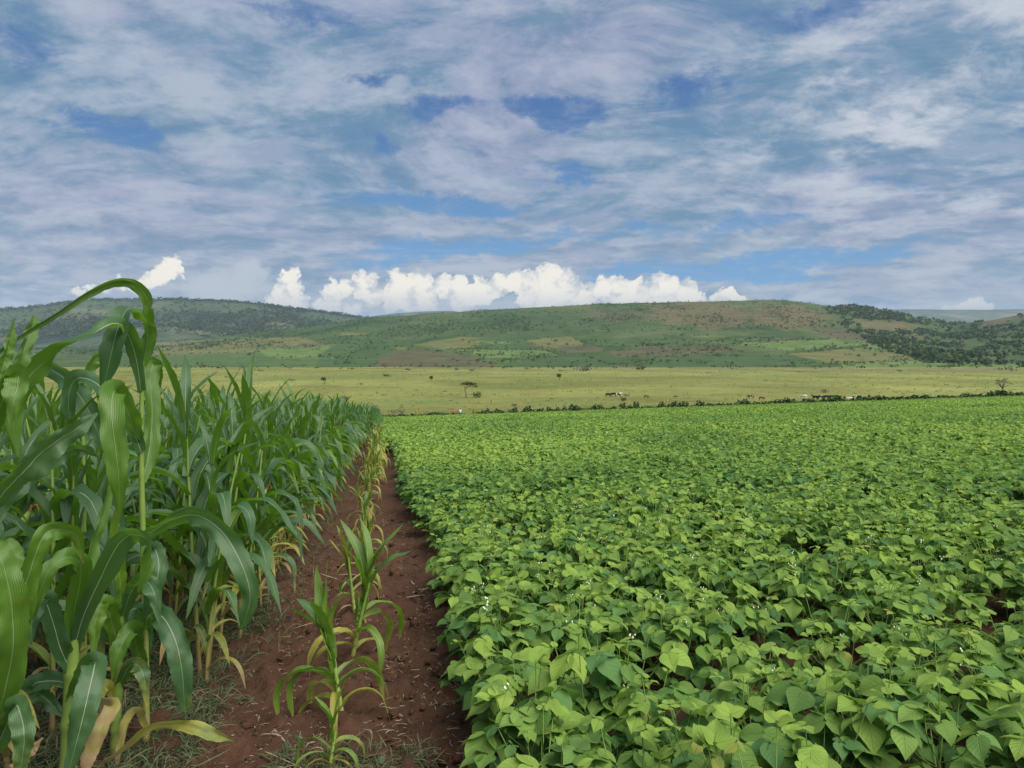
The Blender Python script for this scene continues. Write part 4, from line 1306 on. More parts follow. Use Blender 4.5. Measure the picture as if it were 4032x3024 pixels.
# hedge along the far edge of the bean field
HM = [bush_mesh(400 + i, 1.2, 0.95, M_HEDGE, 150, 0.20) for i in range(4)]
def cone_bush(seed):
    rs = np.random.default_rng(seed)
    return crown(rs, [(0, 0, 0.35, 0.46, 0.8), (0.05, 0, 0.8, 0.36, 1.0), (-0.04, 0, 1.15, 0.22, 1.2)], 150, 0.2).mesh('shrub', M_HEDGE, False)
HC = [cone_bush(420 + i) for i in range(3)]
x = -46.0
HG = 'shrubs of the hedge row at the far edge of the beans'
while x < 125:
    yy = EDGE + 0.3 + rng.normal(0, 0.25)
    X = x / yy * F + CX
    right = X > 2780
    gap = (1818 < X < 1868) or (right and rng.uniform() < 0.03)
    if not gap:
        if right:
            me = HM[int(rng.integers(0, 4))]; sc = rng.uniform(1.05, 1.45) * (1.35 if rng.uniform() < 0.16 else 1.0)
        else:
            me = HC[int(rng.integers(0, 3))] if rng.uniform() < 0.45 and X > 1900 else HM[int(rng.integers(0, 4))]
            sc = rng.uniform(0.95, 1.4) if X > 1900 else rng.uniform(0.95, 1.3)
        lab = 'dark green bush in the low hedge row closing off the bean crop' if right or me in HM else 'pointed dark green bush standing up from the hedge row behind the beans'
        thing('hedge_shrub', lab, 'shrub', (x, yy, float(field_z(x, EDGE)) - 0.05), HG if right or me in HM else 'pointed bushes in the hedge row', me, rng.uniform(0, 6.28), sc)
    x += rng.uniform(0.6, 0.95)
# low undergrowth strip under the hedge
hb = Batch()
n = 9000
hx_ = rng.uniform(-50, 128, n); hy_ = EDGE + rng.normal(0.2, 0.35, n)
M = leaf_mats(rng.uniform(0, 6.28, n), rng.uniform(-1, 0.8, n), rng.normal(0, 0.6, n), rng.uniform(0.12, 0.3, n))
hb.many(QUAD, M, np.stack([hx_, hy_, field_z(hx_, EDGE + 0 * hx_) + rng.uniform(0, 0.45, n)], 1), np.stack([rng.uniform(0, 1, n), rng.uniform(0, 1, n) * 0.3, rng.uniform(0, 1, n)], 1))
obj('hedge_undergrowth', hb.mesh('hedge_undergrowth', M_HEDGE, False), kind='stuff', label='low weedy growth filling the foot of the hedge row', category='undergrowth')

# pasture shrubs: photo X, Y of foot, width px, height px, kind
SHRUBS = [
    (1354, 1578, 42, 20, 'g'), (1517, 1486, 46, 16, 'g'), (1613, 1461, 36, 13, 'g'), (1802, 1458, 20, 12, 's'), (1857, 1463, 26, 14, 's'), (1696, 1497, 14, 16, 'g'),
    (1880, 1566, 50, 27, 'g'), (2457, 1582, 20, 26, 'g'), (2218, 1464, 44, 12, 's'), (2290, 1463, 62, 30, 's'), (2522, 1463, 64, 32, 's'), (2173, 1574, 36, 10, 's'),
    (2465, 1562, 26, 14, 's'), (2023, 1600, 22, 14, 's'), (1749, 1544, 26, 8, 's'), (1417, 1516, 22, 10, 's'), (1515, 1558, 30, 8, 's'), (2664, 1564, 24, 10, 's'),
    (3103, 1449, 72, 20, 'g'), (2796, 1470, 30, 9, 's'), (3151, 1467, 34, 9, 's'), (3248, 1546, 28, 16, 's'), (3359, 1441, 34, 12, 'g'), (3513, 1446, 40, 16, 'g'),
    (3543, 1464, 50, 12, 's'), (3723, 1452, 64, 26, 'g'), (3943, 1464, 96, 22, 's'), (3895, 1446, 44, 14, 'g'), (3732, 1517, 36, 8, 's'), (3693, 1543, 34, 8, 's'),
    (3488, 1532, 30, 7, 's'), (3808, 1562, 58, 18, 's'), (1560, 1632, 70, 26, 's'), (1380, 1455, 40, 12, 's'), (1245, 1452, 30, 10, 'g'), (1150, 1500, 30, 12, 's'), (1020, 1462, 44, 12, 's'),
    (1980, 1452, 24, 9, 'g'), (2070, 1455, 30, 12, 's'), (2640, 1450, 40, 9, 's'), (2890, 1455, 30, 8, 'g'), (2120, 1500, 26, 6, 's'), (3010, 1500, 30, 7, 's'), (900, 1490, 30, 12, 's'),
]
WORDS = {'g': ('dark green', 'shrub'), 's': ('greyish brown', 'scrub bush')}
for i, (X, Y, w, h, kd) in enumerate(SHRUBS):
    p = on_ground(X, Y)
    d = p[1]
    wm, hm = w / F * d, h / F * d * 1.1
    me = bush_mesh(500 + i, wm, hm, M_CROWN if kd == 'g' else M_GREYCROWN, 130, None, 0.15)
    if i == 6: lab, grp = 'green bush at the foot of the flat-topped acacia in the pasture', None
    elif i == 7: lab, grp = 'upright green bush beside the grazing cows in mid pasture', None
    elif i == 9: lab, grp = 'large greyish scrub bush on the far pasture, left one of a pair', None
    elif i == 10: lab, grp = 'large greyish scrub bush on the far pasture, right one of a pair', None
    elif i == 32: lab, grp = 'low brownish bush at the hedge end where maize and beans meet', None
    elif i == 26: lab, grp = 'wide olive scrub thicket on the pasture above the bare spreading tree', None
    elif i == 18: lab, grp = 'long dark green thicket on the pasture edge below the hill crops', None
    else:
        lab = ('dark green shrub' if kd == 'g' else 'greyish scrub bush') + ' scattered over the open yellow pasture'
        grp = 'green shrubs on the pasture' if kd == 'g' else 'grey scrub bushes on the pasture'
    thing('pasture_shrub', lab, 'shrub', p - np.array([0, 0, 0.05 * hm]), grp, me)

# flat-topped acacia
p = on_ground(1836, 1569); d = p[1]
ac = thing('acacia_tree', 'flat-topped acacia with a thin crooked trunk standing in the pasture', 'tree', p)
s = 1 / F * d
b = Batch()
b.add(*tube(catmull([(0, 0, -0.1), (-1 * s, 0, 14 * s), (-4 * s, 0, 28 * s), (-4 * s, 0, 38 * s), (2 * s, 0, 48 * s), (8 * s, 0, 56 * s)], 18), np.linspace(0.16, 0.07, 18), 6))
b.add(*tube(catmull([(-4 * s, 0, 38 * s), (8 * s, 0.3, 46 * s), (26 * s, 0.2, 52 * s)], 8), np.linspace(0.09, 0.04, 8), 5))
b.add(*tube(catmull([(-4 * s, 0, 38 * s), (-8 * s, -0.3, 48 * s), (-12 * s, 0, 56 * s)], 8), np.linspace(0.08, 0.03, 8), 5))
b.add(*tube(catmull([(8 * s, 0.3, 46 * s), (30 * s, 0.1, 46 * s), (42 * s, 0, 47 * s)], 8), np.linspace(0.07, 0.03, 8), 5))
obj('trunk', b.mesh('trunk', M_BARK), ac)
rs = np.random.default_rng(61)
lob = [(-12 * s, 0, 57 * s, 10 * s, 0.42), (0, 0.6, 60 * s, 12 * s, 0.4), (14 * s, -0.4, 60 * s, 13 * s, 0.35), (28 * s, 0.3, 57 * s, 12 * s, 0.38), (38 * s, 0, 48 * s, 9 * s, 0.3), (10 * s, 0.9, 57 * s, 14 * s, 0.3)]
obj('crown', crown(rs, lob, 520, 0.22, 0.25).mesh('crown', M_CROWN, False), ac)

# sparse spreading tree on the right
p = on_ground(3950, 1546); d = p[1]; s = 1 / F * d
tr = thing('bare_tree', 'sparse spreading tree with grey branches at the pasture edge behind the hedge', 'tree', p)
b = Batch(); rs = np.random.default_rng(62)
b.add(*tube(catmull([(4 * s, 0, -0.2), (0, 0, 10 * s), (-4 * s, 0, 22 * s)], 10), np.linspace(0.2, 0.12, 10), 6))
tips = []
for i in range(11):
    a = rs.uniform(0, 2 * PI); sp = rs.uniform(0.4, 1.0)
    e = np.array([-4 * s + (-28 + 60 * (i / 10)) * s, math.sin(a) * 16 * s, (34 + 20 * math.sin(PI * i / 10) + rs.uniform(-4, 4)) * s])
    m = np.array([-4 * s + (e[0] + 4 * s) * 0.45, e[1] * 0.5, 22 * s + (e[2] - 22 * s) * 0.35])
    b.add(*tube(catmull([(-4 * s, 0, (14 + 8 * rs.uniform()) * s), m, e], 9), np.linspace(0.09, 0.025, 9), 5)); tips.append(e)
    e2 = m + (e - m) * 0.5 + np.array([rs.normal(0, 7), rs.normal(0, 7), rs.uniform(3, 9)]) * s
    b.add(*tube(np.array([m, (m + e2) / 2, e2]), [0.05, 0.035, 0.02], 4)); tips.append(e2)
obj('trunk', b.mesh('trunk', M_BARK), tr)
obj('crown', crown(rs, [(*e, 7 * s, 0.6) for e in tips], 420, 0.16, 0.4).mesh('crown', M_GREYCROWN, False), tr)


def small_tree(seed, h, w, mat, nl=220):
    rs = np.random.default_rng(seed)
    t = Batch(); t.add(*tube(catmull([(0, 0, -0.2), (0.02 * h, 0, h * 0.25), (0, 0.02 * h, h * 0.6)], 7), np.linspace(0.045 * h, 0.02 * h, 7), 5))
    lob = [(rs.uniform(-.3, .3) * w, rs.uniform(-.3, .3) * w, h * rs.uniform(0.45, 0.8), w * rs.uniform(0.26, 0.4), 0.8) for _ in range(5)]
    return t.mesh('trunk', M_BARK), crown(rs, lob, nl, 0.13 * w, 0.08).mesh('crown', mat, False)


tm_, cm_ = small_tree(71, 3.2, 2.4, M_CROWN)
for (X, Y, sc, lab) in ((2203, 1497, 1.1, 'small dark tree on a thin trunk in mid pasture'), (1700, 1500, 0.8, 'small stunted tree in the pasture left of the acacia'), (1276, 1512, 1.0, 'small bushy tree in the pasture above the maize tops')):
    t = thing('small_tree', lab, 'tree', on_ground(X, Y), None, None, 0, sc)
    obj('trunk', tm_, t); obj('crown', cm_, t)

# trees scattered over the cropland and the hillside (photo px / SC)
TREE_PX = [(800, 745), (812, 757), (815, 768), (835, 735), (845, 730), (855, 728), (870, 730), (790, 778), (765, 765), (890, 752), (1000, 738), (1012, 742), (1040, 728), (1095, 755),
           (1062, 790), (1150, 782), (1120, 742), (1185, 747), (1200, 742), (1226, 748), (1262, 750), (1310, 742), (1330, 745), (1345, 752), (1366, 782), (1390, 745), (1400, 752), (1425, 748),
           (1432, 757), (1462, 742), (1480, 740), (1510, 742), (1528, 745), (1560, 742), (1575, 738), (1590, 741), (1604, 743), (1620, 737), (1640, 741), (1662, 739), (1680, 741), (1700, 737),
           (1722, 736), (1745, 739), (1760, 757), (1788, 750), (1802, 752), (1830, 745), (1852, 742), (1870, 755), (1890, 772), (1920, 760), (1905, 765), (560, 752), (600, 770), (640, 738), (690, 752),
           (720, 735), (745, 760), (430, 757), (470, 748), (505, 755), (1700, 700), (1715, 706), (1640, 690), (1560, 690), (1510, 700), (1470, 676), (1420, 690), (1380, 705), (1300, 715), (1255, 705),
           (1210, 690), (1150, 712), (1100, 700), (1040, 712), (990, 700), (930, 715), (880, 700), (840, 718), (1735, 690), (1780, 705), (1660, 715), (1600, 705), (1350, 690), (1290, 672), (1450, 715),
           (1530, 668), (1600, 670), (1680, 665), (1740, 672), (940, 690), (1065, 685), (1185, 678), (770, 712), (700, 720)]
tms = [small_tree(80 + i, 6.0, 5.0, M_CROWN, 90) for i in range(4)]
for i, (a, b_) in enumerate(TREE_PX):
    pt = on_ground(a * SC, b_ * SC)
    t = thing('hillside_tree', 'small dark tree dotted among the fields of the hillside', 'tree', pt, 'lone trees scattered over the hillside', None, rng.uniform(0, 6.28), rng.uniform(0.55, 1.25) * (1 if b_ < 760 else 0.8))
    k = int(rng.integers(0, 4))
    obj('trunk', tms[k][0], t); obj('crown', tms[k][1], t)

# woodland and scrub as masses
def scatter_crowns(name, label, pts, hmin, hmax, mat, seed, per=16, wk=1.0, leafk=0.42):
    rs = np.random.default_rng(seed)
    b = Batch()
    k = len(pts)
    h = rs.uniform(hmin, hmax, k)
    for rep in range(per):
        d = rs.normal(0, 1, (k, 3)); d /= np.linalg.norm(d, axis=1)[:, None]
        O = pts + d * (h * 0.42)[:, None] * np.array([wk, wk, 0.85]) * rs.uniform(0.6, 1.05, k)[:, None]
        O[:, 2] += h * 0.5
        M = leaf_mats(np.arctan2(d[:, 1], d[:, 0]) + rs.normal(0, 0.6, k), rs.uniform(-0.9, 0.9, k), rs.normal(0, 0.7, k), h * leafk * rs.uniform(0.7, 1.3, k))
        tt = np.stack([np.clip(rs.uniform(0, 0.7, k) + (vnoise(pts[:, 0] / 25, pts[:, 1] / 25, 3) - 0.5) * 0.7, 0, 1), (rs.uniform(0, 1, k) < 0.04) * 0.7, rs.uniform(0, 1, k)], 1)
        b.many(QUAD, M, O, tt)
    obj(name, b.mesh(name, mat, False), kind='stuff', label=label, category='woodland' if 'wood' in name else 'scrub')


def hill_points(n, seed, fn):
    rs = np.random.default_rng(seed)
    yy = FOOT + (HILL_Y + 15 - FOOT) * rs.uniform(0, 1, n); xr = rs.uniform(-0.9, 0.95, n)
    xx = xr * yy; zz = hill_z(xx, yy)
    X = (xr * F + CX) / SC; Y = (HY - (zz - CAMZ) / yy * F) / SC
    k = fn(X, Y, xx, yy, rs)
    return np.stack([xx, yy, zz], 1)[k]


WOOD = [(1775, 668), (1800, 655), (1845, 648), (1900, 655), (1960, 672), (2060, 690), (2120, 684), (2320, 640), (2400, 800), (2010, 786), (1950, 768), (1890, 748), (1850, 726), (1800, 712), (1830, 690)]
OPEN1 = [(1850, 690), (1990, 702), (1975, 718), (1870, 716)]
OPEN2 = [(2125, 692), (2200, 678), (2195, 700), (2115, 708)]


def f_wood(X, Y, x, y, rs):
    jx = (fbm(x / 50, y / 50, 3, 2) - 0.5) * 40; jy = (fbm(x / 50 + 9, y / 50, 3, 3) - 0.5) * 16
    inw = in_poly(X + jx, Y + jy, WOOD)
    op = in_poly(X + jx * .6, Y + jy * .6, OPEN1) | in_poly(X + jx * .6, Y + jy * .6, OPEN2)
    den = np.clip((fbm(x / 60, y / 60, 3, 4) - 0.36) * 5, 0.05, 1)
    top = in_poly(X, Y, [(1790, 640), (1900, 640), (1960, 690), (1880, 690), (1800, 672)])
    return inw & ~(op & (rs.uniform(0, 1, len(X)) > 0.06)) & ((rs.uniform(0, 1, len(X)) < den * 0.5) | top)


scatter_crowns('woodland', 'dark bushy woodland covering the hill slope beyond the pasture', hill_points(30000, 7, f_wood), 4.5, 9.0, M_CROWN, 3, 16)


def f_scrub(X, Y, x, y, rs):
    t = (y - FOOT) / (HILL_Y - FOOT)
    den = np.clip((fbm(x / 90, y / 140, 4, 14) - 0.45) * 3.2, 0, 1) * np.clip((t - 0.42) * 4, 0, 1)
    ridge = (t > 0.975) * 0.10
    return (X < 1800) & (rs.uniform(0, 1, len(X)) < den * 0.55 + ridge + 0.015 * (t > 0.4))


BORD = []
for poly, colr in PATCHES:
    if np.mean([p[1] for p in poly]) < 720: continue
    for (xa, ya), (xb, yb) in zip(poly, poly[1:] + poly[:1]):
        nn = int(math.hypot(xb - xa, (yb - ya) * 3) / 7)
        if nn < 2 or rng.uniform() < 0.45: continue
        for t_ in rng.uniform(0, 1, nn):
            if ya + (yb - ya) * t_ < 789:
                BORD.append(on_ground((xa + (xb - xa) * t_) * SC, (ya + (yb - ya) * t_ + rng.normal(0, 0.6)) * SC))
BORD = [b for b in BORD if b[1] > FOOT + 15]
yb = rng.uniform(690, 900, 420); xb = rng.uniform(-0.55, 0.68, 420) * yb
kb = fbm(xb / 60, yb / 40, 3, 29) > 0.5
BORD = np.array(BORD + [np.array([a_, b_, float(ground_z(a_, b_))]) for a_, b_ in zip(xb[kb], yb[kb])])
scatter_crowns('field_border_scrub', 'bushes strung along the borders of the hillside fields', BORD, 1.2, 3.4, M_CROWN, 14, 8)
scatter_crowns('hill_scrub', 'scrub bushes thickly dotted over the upper hillside', hill_points(80000, 9, f_scrub), 2.0, 5.0, M_CROWN, 4, 7)

# woods of the far left hill
def left_points(n, seed):
    rs = np.random.default_rng(seed)
    me = bpy.data.objects['wooded_hill'].data
    co = np.zeros(len(me.vertices) * 3, np.float32); me.vertices.foreach_get('co', co); co = co.reshape(-1, 3)
    nc = 420
    G = co.reshape(-1, nc, 3)
    i = rs.uniform(30, 110, n); j = rs.uniform(60, 230, n)
    i0 = i.astype(int); j0 = j.astype(int); fi = (i - i0)[:, None]; fj = (j - j0)[:, None]
    p = (G[i0, j0] * (1 - fi) + G[i0 + 1, j0] * fi) * (1 - fj) + (G[i0, j0 + 1] * (1 - fi) + G[i0 + 1, j0 + 1] * fi) * fj
    den = np.clip((fbm(p[:, 0] / 300, p[:, 1] / 500, 4, 86) - 0.50) * 5, 0, 1) * 0.5 + (i > 104) * 0.5 + 0.045
    return p[rs.uniform(0, 1, n) < den]


scatter_crowns('far_woodland', 'bluish dark woods lining the gullies and crest of the far hill', left_points(26000, 4), 5, 12, M_CROWN, 5, 8, 1.2, 0.6)

# grass tussocks on the pasture
n = 7000
rs = np.random.default_rng(17)
ty = EDGE + 2 + (520) * rs.uniform(0, 1, n) ** 1.5; tx = rs.uniform(-0.6, 0.75, n) * ty
kp = fbm(tx / 30, ty / 12, 3, 19) + rs.normal(0, 0.08, n) > 0.47
tx, ty = tx[kp], ty[kp]; n = len(tx)
gb = Batch()
base = np.stack([tx, ty, pasture_z(tx, ty)], 1)
th_ = rs.uniform(0.12, 0.34, n) * (1 + ty / 500); tt0 = rs.uniform(0, 1, n)
for rep in range(5):
    M = leaf_mats(rs.uniform(0, 6.28, n), rs.uniform(-1.4, -0.6, n), rs.normal(0, 0.4, n), th_)
    M[:, :, 0] *= 0.6
    gb.many(QUAD, M, base + np.stack([rs.normal(0, 0.25, n) * (1 + ty / 400), rs.normal(0, 0.2, n), 0 * ty - 0.03], 1), np.stack([np.clip(tt0 + rs.normal(0, 0.2, n), 0, 1), rs.uniform(0, 0.5, n), tt0], 1))
obj('pasture_grass', gb.mesh('pasture_grass', M_GRASS, False), kind='stuff', label='tussocky yellow-green grass growing over the pasture', category='grass')


# ---------------------------------------------------------------- cows and people
def skin_mesh(name, nodes, edges, root, mat, sub=1):
    me = bpy.data.meshes.new(name)
    me.from_pydata([n[:3] for n in nodes], edges, [])
    me.materials.append(mat)
    o = bpy.data.objects.new(name, me); COL.objects.link(o)
    m = o.modifiers.new('skin', 'SKIN'); m.use_smooth_shade = True
    for i, nd in enumerate(nodes):
        sv = me.skin_vertices[0].data[i]
        r = nd[3]; sv.radius = r if isinstance(r, tuple) else (r, r)
        sv.use_root = (i == root)
    s = o.modifiers.new('sub', 'SUBSURF'); s.levels = sub; s.render_levels = sub
    return o


def mat_coat(name, c1, c2, thr, scale=1.6):
    mt, g, out = material(name)
    tc = g.new('ShaderNodeTexCoord').outputs['Object']
    r = g.new('ShaderNodeObjectInfo').outputs['Random']
    v = g.vm('ADD', tc, g.comb(g.m('MULTIPLY', r, 31.0), g.m('MULTIPLY', r, 17.0), 0.0))
    n = g.noise(v, scale, 2, 0.4)
    c = g.mix(g.step(n, thr - 0.015, thr + 0.015), c1, c2)
    g.l.new(principled(g, c, 0.7, 0.2), out.inputs[0])
    return mt


COATS = {'bw': mat_coat('pied_coat', (0.014, 0.013, 0.013), (0.50, 0.48, 0.43), 0.55), 'black': mat_coat('black_coat', (0.014, 0.013, 0.014), (0.6, 0.58, 0.54), 0.68),
         'white': mat_coat('white_coat', (0.03, 0.028, 0.026), (0.58, 0.55, 0.48), 0.45), 'brown': mat_coat('brown_coat', (0.085, 0.033, 0.016), (0.13, 0.055, 0.026), 0.5)}


def cow_nodes(graze):
    N = [(0, 0, 1.02, (0.33, 0.29)),      # 0 mid trunk
         (0.45, 0, 1.03, (0.31, 0.27)),   # 1 chest
         (-0.45, 0, 1.05, (0.31, 0.28)),  # 2 loin
         (-0.75, 0, 1.08, (0.24, 0.23)),  # 3 rump
         (0.72, 0, 1.08, (0.24, 0.18))]   # 4 shoulder
    E = [(0, 1), (0, 2), (2, 3), (1, 4)]
    if graze: N += [(1.0, 0.05, 0.80, (0.16, 0.12)), (1.18, 0.08, 0.42, (0.14, 0.11)), (1.30, 0.08, 0.12, (0.085, 0.075))]
    else: N += [(0.98, 0.03, 1.25, (0.17, 0.13)), (1.2, 0.05, 1.36, (0.15, 0.12)), (1.46, 0.06, 1.20, (0.085, 0.08))]
    E += [(4, 5), (5, 6), (6, 7)]
    h = N[6]
    for sgn in (-1, 1):   # ears
        N.append((h[0] - 0.04, h[1] + sgn * 0.24, h[2] + 0.04, (0.035, 0.05))); E.append((6, len(N) - 1))
    for sgn in (-1, 1):   # front legs
        i = len(N)
        N += [(0.55, sgn * 0.17, 0.72, (0.11, 0.10)), (0.56, sgn * 0.17, 0.40, (0.065, 0.06)), (0.54, sgn * 0.17, 0.10, (0.045, 0.045)), (0.57, sgn * 0.17, 0.02, (0.055, 0.05))]
        E += [(1, i), (i, i + 1), (i + 1, i + 2), (i + 2, i + 3)]
    for sgn in (-1, 1):   # hind legs: knee forward, hock back
        i = len(N)
        N += [(-0.60, sgn * 0.17, 0.72, (0.15, 0.12)), (-0.82, sgn * 0.17, 0.44, (0.07, 0.065)), (-0.76, sgn * 0.17, 0.10, (0.045, 0.045)), (-0.73, sgn * 0.17, 0.02, (0.055, 0.05))]
        E += [(3, i), (i, i + 1), (i + 1, i + 2), (i + 2, i + 3)]
    i = len(N)
    N += [(-0.99, 0, 1.10, 0.035), (-1.06, 0, 0.75, 0.022), (-1.05, 0, 0.5, 0.045)]
    E += [(3, i), (i, i + 1), (i + 1, i + 2)]
    N.append((-0.40, 0, 0.70, (0.09, 0.1))); E.append((2, len(N) - 1))   # udder
    return N, E


COWS = [(2396, 1563, 'black', 1, 0.1, 0.95, 'black cow at the rear of the small group beside the upright bush'),
        (2416, 1561, 'black', 1, 2.9, 1.0, 'black cow in the middle of the small group beside the upright bush'),
        (2434, 1562, 'bw', 0, 0.3, 1.0, 'black and white cow nearest the upright bush in the small group'),
        (2545, 1566, 'brown', 1, 0.2, 0.72, 'small dark brown calf standing alone right of the upright bush'),
        (2956, 1569, 'bw', 1, 2.4, 0.95, 'black and white cow grazing alone, next to a brown calf'),
        (2999, 1575, 'brown', 1, 0.2, 0.8, 'reddish brown calf next to a lone black and white cow'),
        (3163, 1571, 'white', 1, 2.6, 1.0, 'mostly white cow just left of the dark herd'),
        (3210, 1577, 'black', 0, 1.9, 1.05, 'black cow at the left end of the dark herd by the hedge'),
        (3231, 1574, 'bw', 1, 0.2, 1.0, 'black and white cow second from the left in the dark herd'),
        (3255, 1575, 'black', 1, 0.1, 1.05, 'large black cow in the middle of the dark herd'),
        (3277, 1574, 'black', 1, 2.9, 1.0, 'black cow at the right end of the dark herd'),
        (3293, 1580, 'black', 0, 0.1, 0.6, 'small dark calf just right of the dark herd'),
        (3346, 1582, 'white', 0, 3.0, 0.8, 'small white calf leading the white cows by the hedge'),
        (3364, 1579, 'bw', 1, 2.9, 1.0, 'black and white cow behind the bright white cow by the hedge'),
        (3386, 1584, 'white', 1, 0.15, 1.05, 'bright white cow grazing close behind the hedge'),
        (3412, 1583, 'brown', 1, 0.2, 0.95, 'tan cow grazing right of the bright white cow')]
protos = {}
for (X, Y, coat, gz, rz, sc, lab) in COWS:
    d = (CAMZ - PLAIN) * F / (Y - HY)
    x = (X - CX) / F * d
    loc = (x, d, float(pasture_z(np.array(x), np.array(d))) - 0.02)
    key = (coat, gz)
    if key not in protos:
        N, E = cow_nodes(gz)
        o = skin_mesh('cow', N, E, 0, COATS[coat], 1)
        protos[key] = o
    else:
        o = protos[key].copy(); COL.objects.link(o)
    o.location = loc; o.rotation_euler = (0, 0, rz); o.scale = (sc,) * 3
    o['label'] = lab; o['category'] = 'calf' if 'calf' in lab else 'cow'; o['group'] = 'cattle grazing on the pasture'


def person(loc, rz, label, skin, shirt_c, leg_c, lift):
    t = thing('person', label, 'person', loc, None, None, rz)
    ms = mat_simple('skin', skin, skin, 5)
    N = [(0, 0, 0.95, (0.15, 0.10)), (0, 0, 1.15, (0.14, 0.10)), (0, 0, 1.38, (0.17, 0.11)), (0, 0, 1.50, 0.055), (0, 0.01, 1.60, (0.078, 0.09)), (0, 0.012, 1.70, (0.07, 0.08))]
    E = [(0, 1), (1, 2), (2, 3), (3, 4), (4, 5)]
    N += [(0, 0.105, 1.60, 0.016)]; E += [(4, 6)]     # nose
    arms, legs = [], []
    for sgn in (-1, 1):
        i = len(N)
        el = (sgn * 0.27, 0.04, 1.14, 0.042) ; ha = (sgn * 0.24, 0.24 if sgn > 0 or lift else 0.08, 1.02 if lift else 0.92, 0.028)
        N += [(sgn * 0.19, 0, 1.42, 0.06), el, ha]
        E += [(2, i), (i, i + 1), (i + 1, i + 2)]
        arms.append((i, i + 1, i + 2))
        dv = np.array(ha[:3]) - np.array(el[:3]); dv /= np.linalg.norm(dv)
        pm = np.array(ha[:3]) + dv * 0.06
        N.append((*pm, (0.036, 0.018))); E.append((i + 2, len(N) - 1)); pi_ = len(N) - 1
        for f in range(4):
            q = pm + dv * (0.07 + 0.01 * (f in (1, 2))) + np.array([(f - 1.5) * 0.02, 0.005, -0.012])
            N.append((*q, 0.008)); E.append((pi_, len(N) - 1))
        q = np.array(ha[:3]) + dv * 0.05 + np.array([-sgn * 0.05, 0.02, 0]); N.append((*q, 0.010)); E.append((i + 2, len(N) - 1))
    for sgn in (-1, 1):
        i = len(N)
        N += [(sgn * 0.10, 0, 0.85, 0.095), (sgn * 0.11, 0.03 * sgn, 0.48, 0.062), (sgn * 0.11, -0.02 + 0.03 * sgn, 0.08, 0.042), (sgn * 0.12, 0.13 + 0.03 * sgn, 0.03, (0.045, 0.03))]
        E += [(0, i), (i, i + 1), (i + 1, i + 2), (i + 2, i + 3)]
        legs.append((i, i + 1, i + 2))
    bo = skin_mesh('body', N, E, 0, ms, 2); bo.parent = t
    sN = [(0, 0, 0.92, (0.175, 0.125)), (0, 0, 1.15, (0.165, 0.125)), (0, 0, 1.38, (0.195, 0.135)), (0, 0, 1.46, (0.09, 0.08))]; sE = [(0, 1), (1, 2), (2, 3)]
    for a in arms:
        i = len(sN)
        sN += [(*N[a[0]][:3], 0.078), (*(np.array(N[a[0]][:3]) * 0.2 + np.array(N[a[1]][:3]) * 0.8), 0.062)]; sE += [(2, i), (i, i + 1)]
    so = skin_mesh('shirt', sN, sE, 1, mat_simple('shirt_cloth', shirt_c, tuple(c * 0.8 for c in shirt_c), 12), 2); so.parent = t
    pN = [(0, 0, 0.98, (0.165, 0.115)), (0, 0, 0.9, (0.17, 0.12))]; pE = [(0, 1)]
    for l in legs:
        i = len(pN)
        pN += [(*N[l[0]][:3], 0.112), (*N[l[1]][:3], 0.085), (*(np.array(N[l[2]][:3]) + (0, 0, 0.03)), 0.07)]; pE += [(1, i), (i, i + 1), (i + 1, i + 2)]
    po = skin_mesh('trousers', pN, pE, 0, mat_simple('trouser_cloth', leg_c, tuple(c * 0.7 for c in leg_c), 12), 2); po.parent = t
    hN = [(0, -0.015, 1.67, (0.082, 0.09)), (0, -0.01, 1.735, (0.062, 0.07))]
    ho = skin_mesh('hair', hN, [(0, 1)], 0, mat_simple('hair', (0.01, 0.008, 0.007), (0.02, 0.016, 0.014), 50), 2); ho.parent = t
    return t


for (X, dd, rz, lab, sh, lg, lf) in ((1785, 139.0, 2.6, 'person in an orange top walking beside the hedge behind the beans', (0.75, 0.22, 0.08), (0.02, 0.02, 0.03), False),
                                     (1812, 138.2, 0.4, 'person in a pale blue top working at the end of the hedge', (0.55, 0.62, 0.72), (0.03, 0.035, 0.05), True)):
    x = (X - CX) / F * dd
    person((x, dd, float(field_z(x, dd))), rz, lab, (0.07, 0.035, 0.02), sh, lg, lf)

# ---------------------------------------------------------------- air
hz = bpy.data.meshes.new('haze')
x0, x1, y0, y1, z0, z1 = -13500, 13500, -2500, 11500, -61, 560
hz.from_pydata([(x0, y0, z0), (x1, y0, z0), (x1, y1, z0), (x0, y1, z0), (x0, y0, z1), (x1, y0, z1), (x1, y1, z1), (x0, y1, z1)], [],
               [(0, 3, 2, 1), (4, 5, 6, 7), (0, 1, 5, 4), (1, 2, 6, 5), (2, 3, 7, 6), (3, 0, 4, 7)])
mt, g, out = material('haze_air')
pv = g.new('ShaderNodeVolumePrincipled')
pv.inputs['Color'].default_value = (0.62, 0.78, 1.0, 1); pv.inputs['Density'].default_value = 0.000045
pv.inputs['Anisotropy'].default_value = 0.0
g.l.new(pv.outputs[0], out.inputs['Volume'])
hz.materials.append(mt)
HAZE = True
if HAZE:
    obj('haze', hz, kind='stuff', label='thin bluish air over the valley', category='haze')

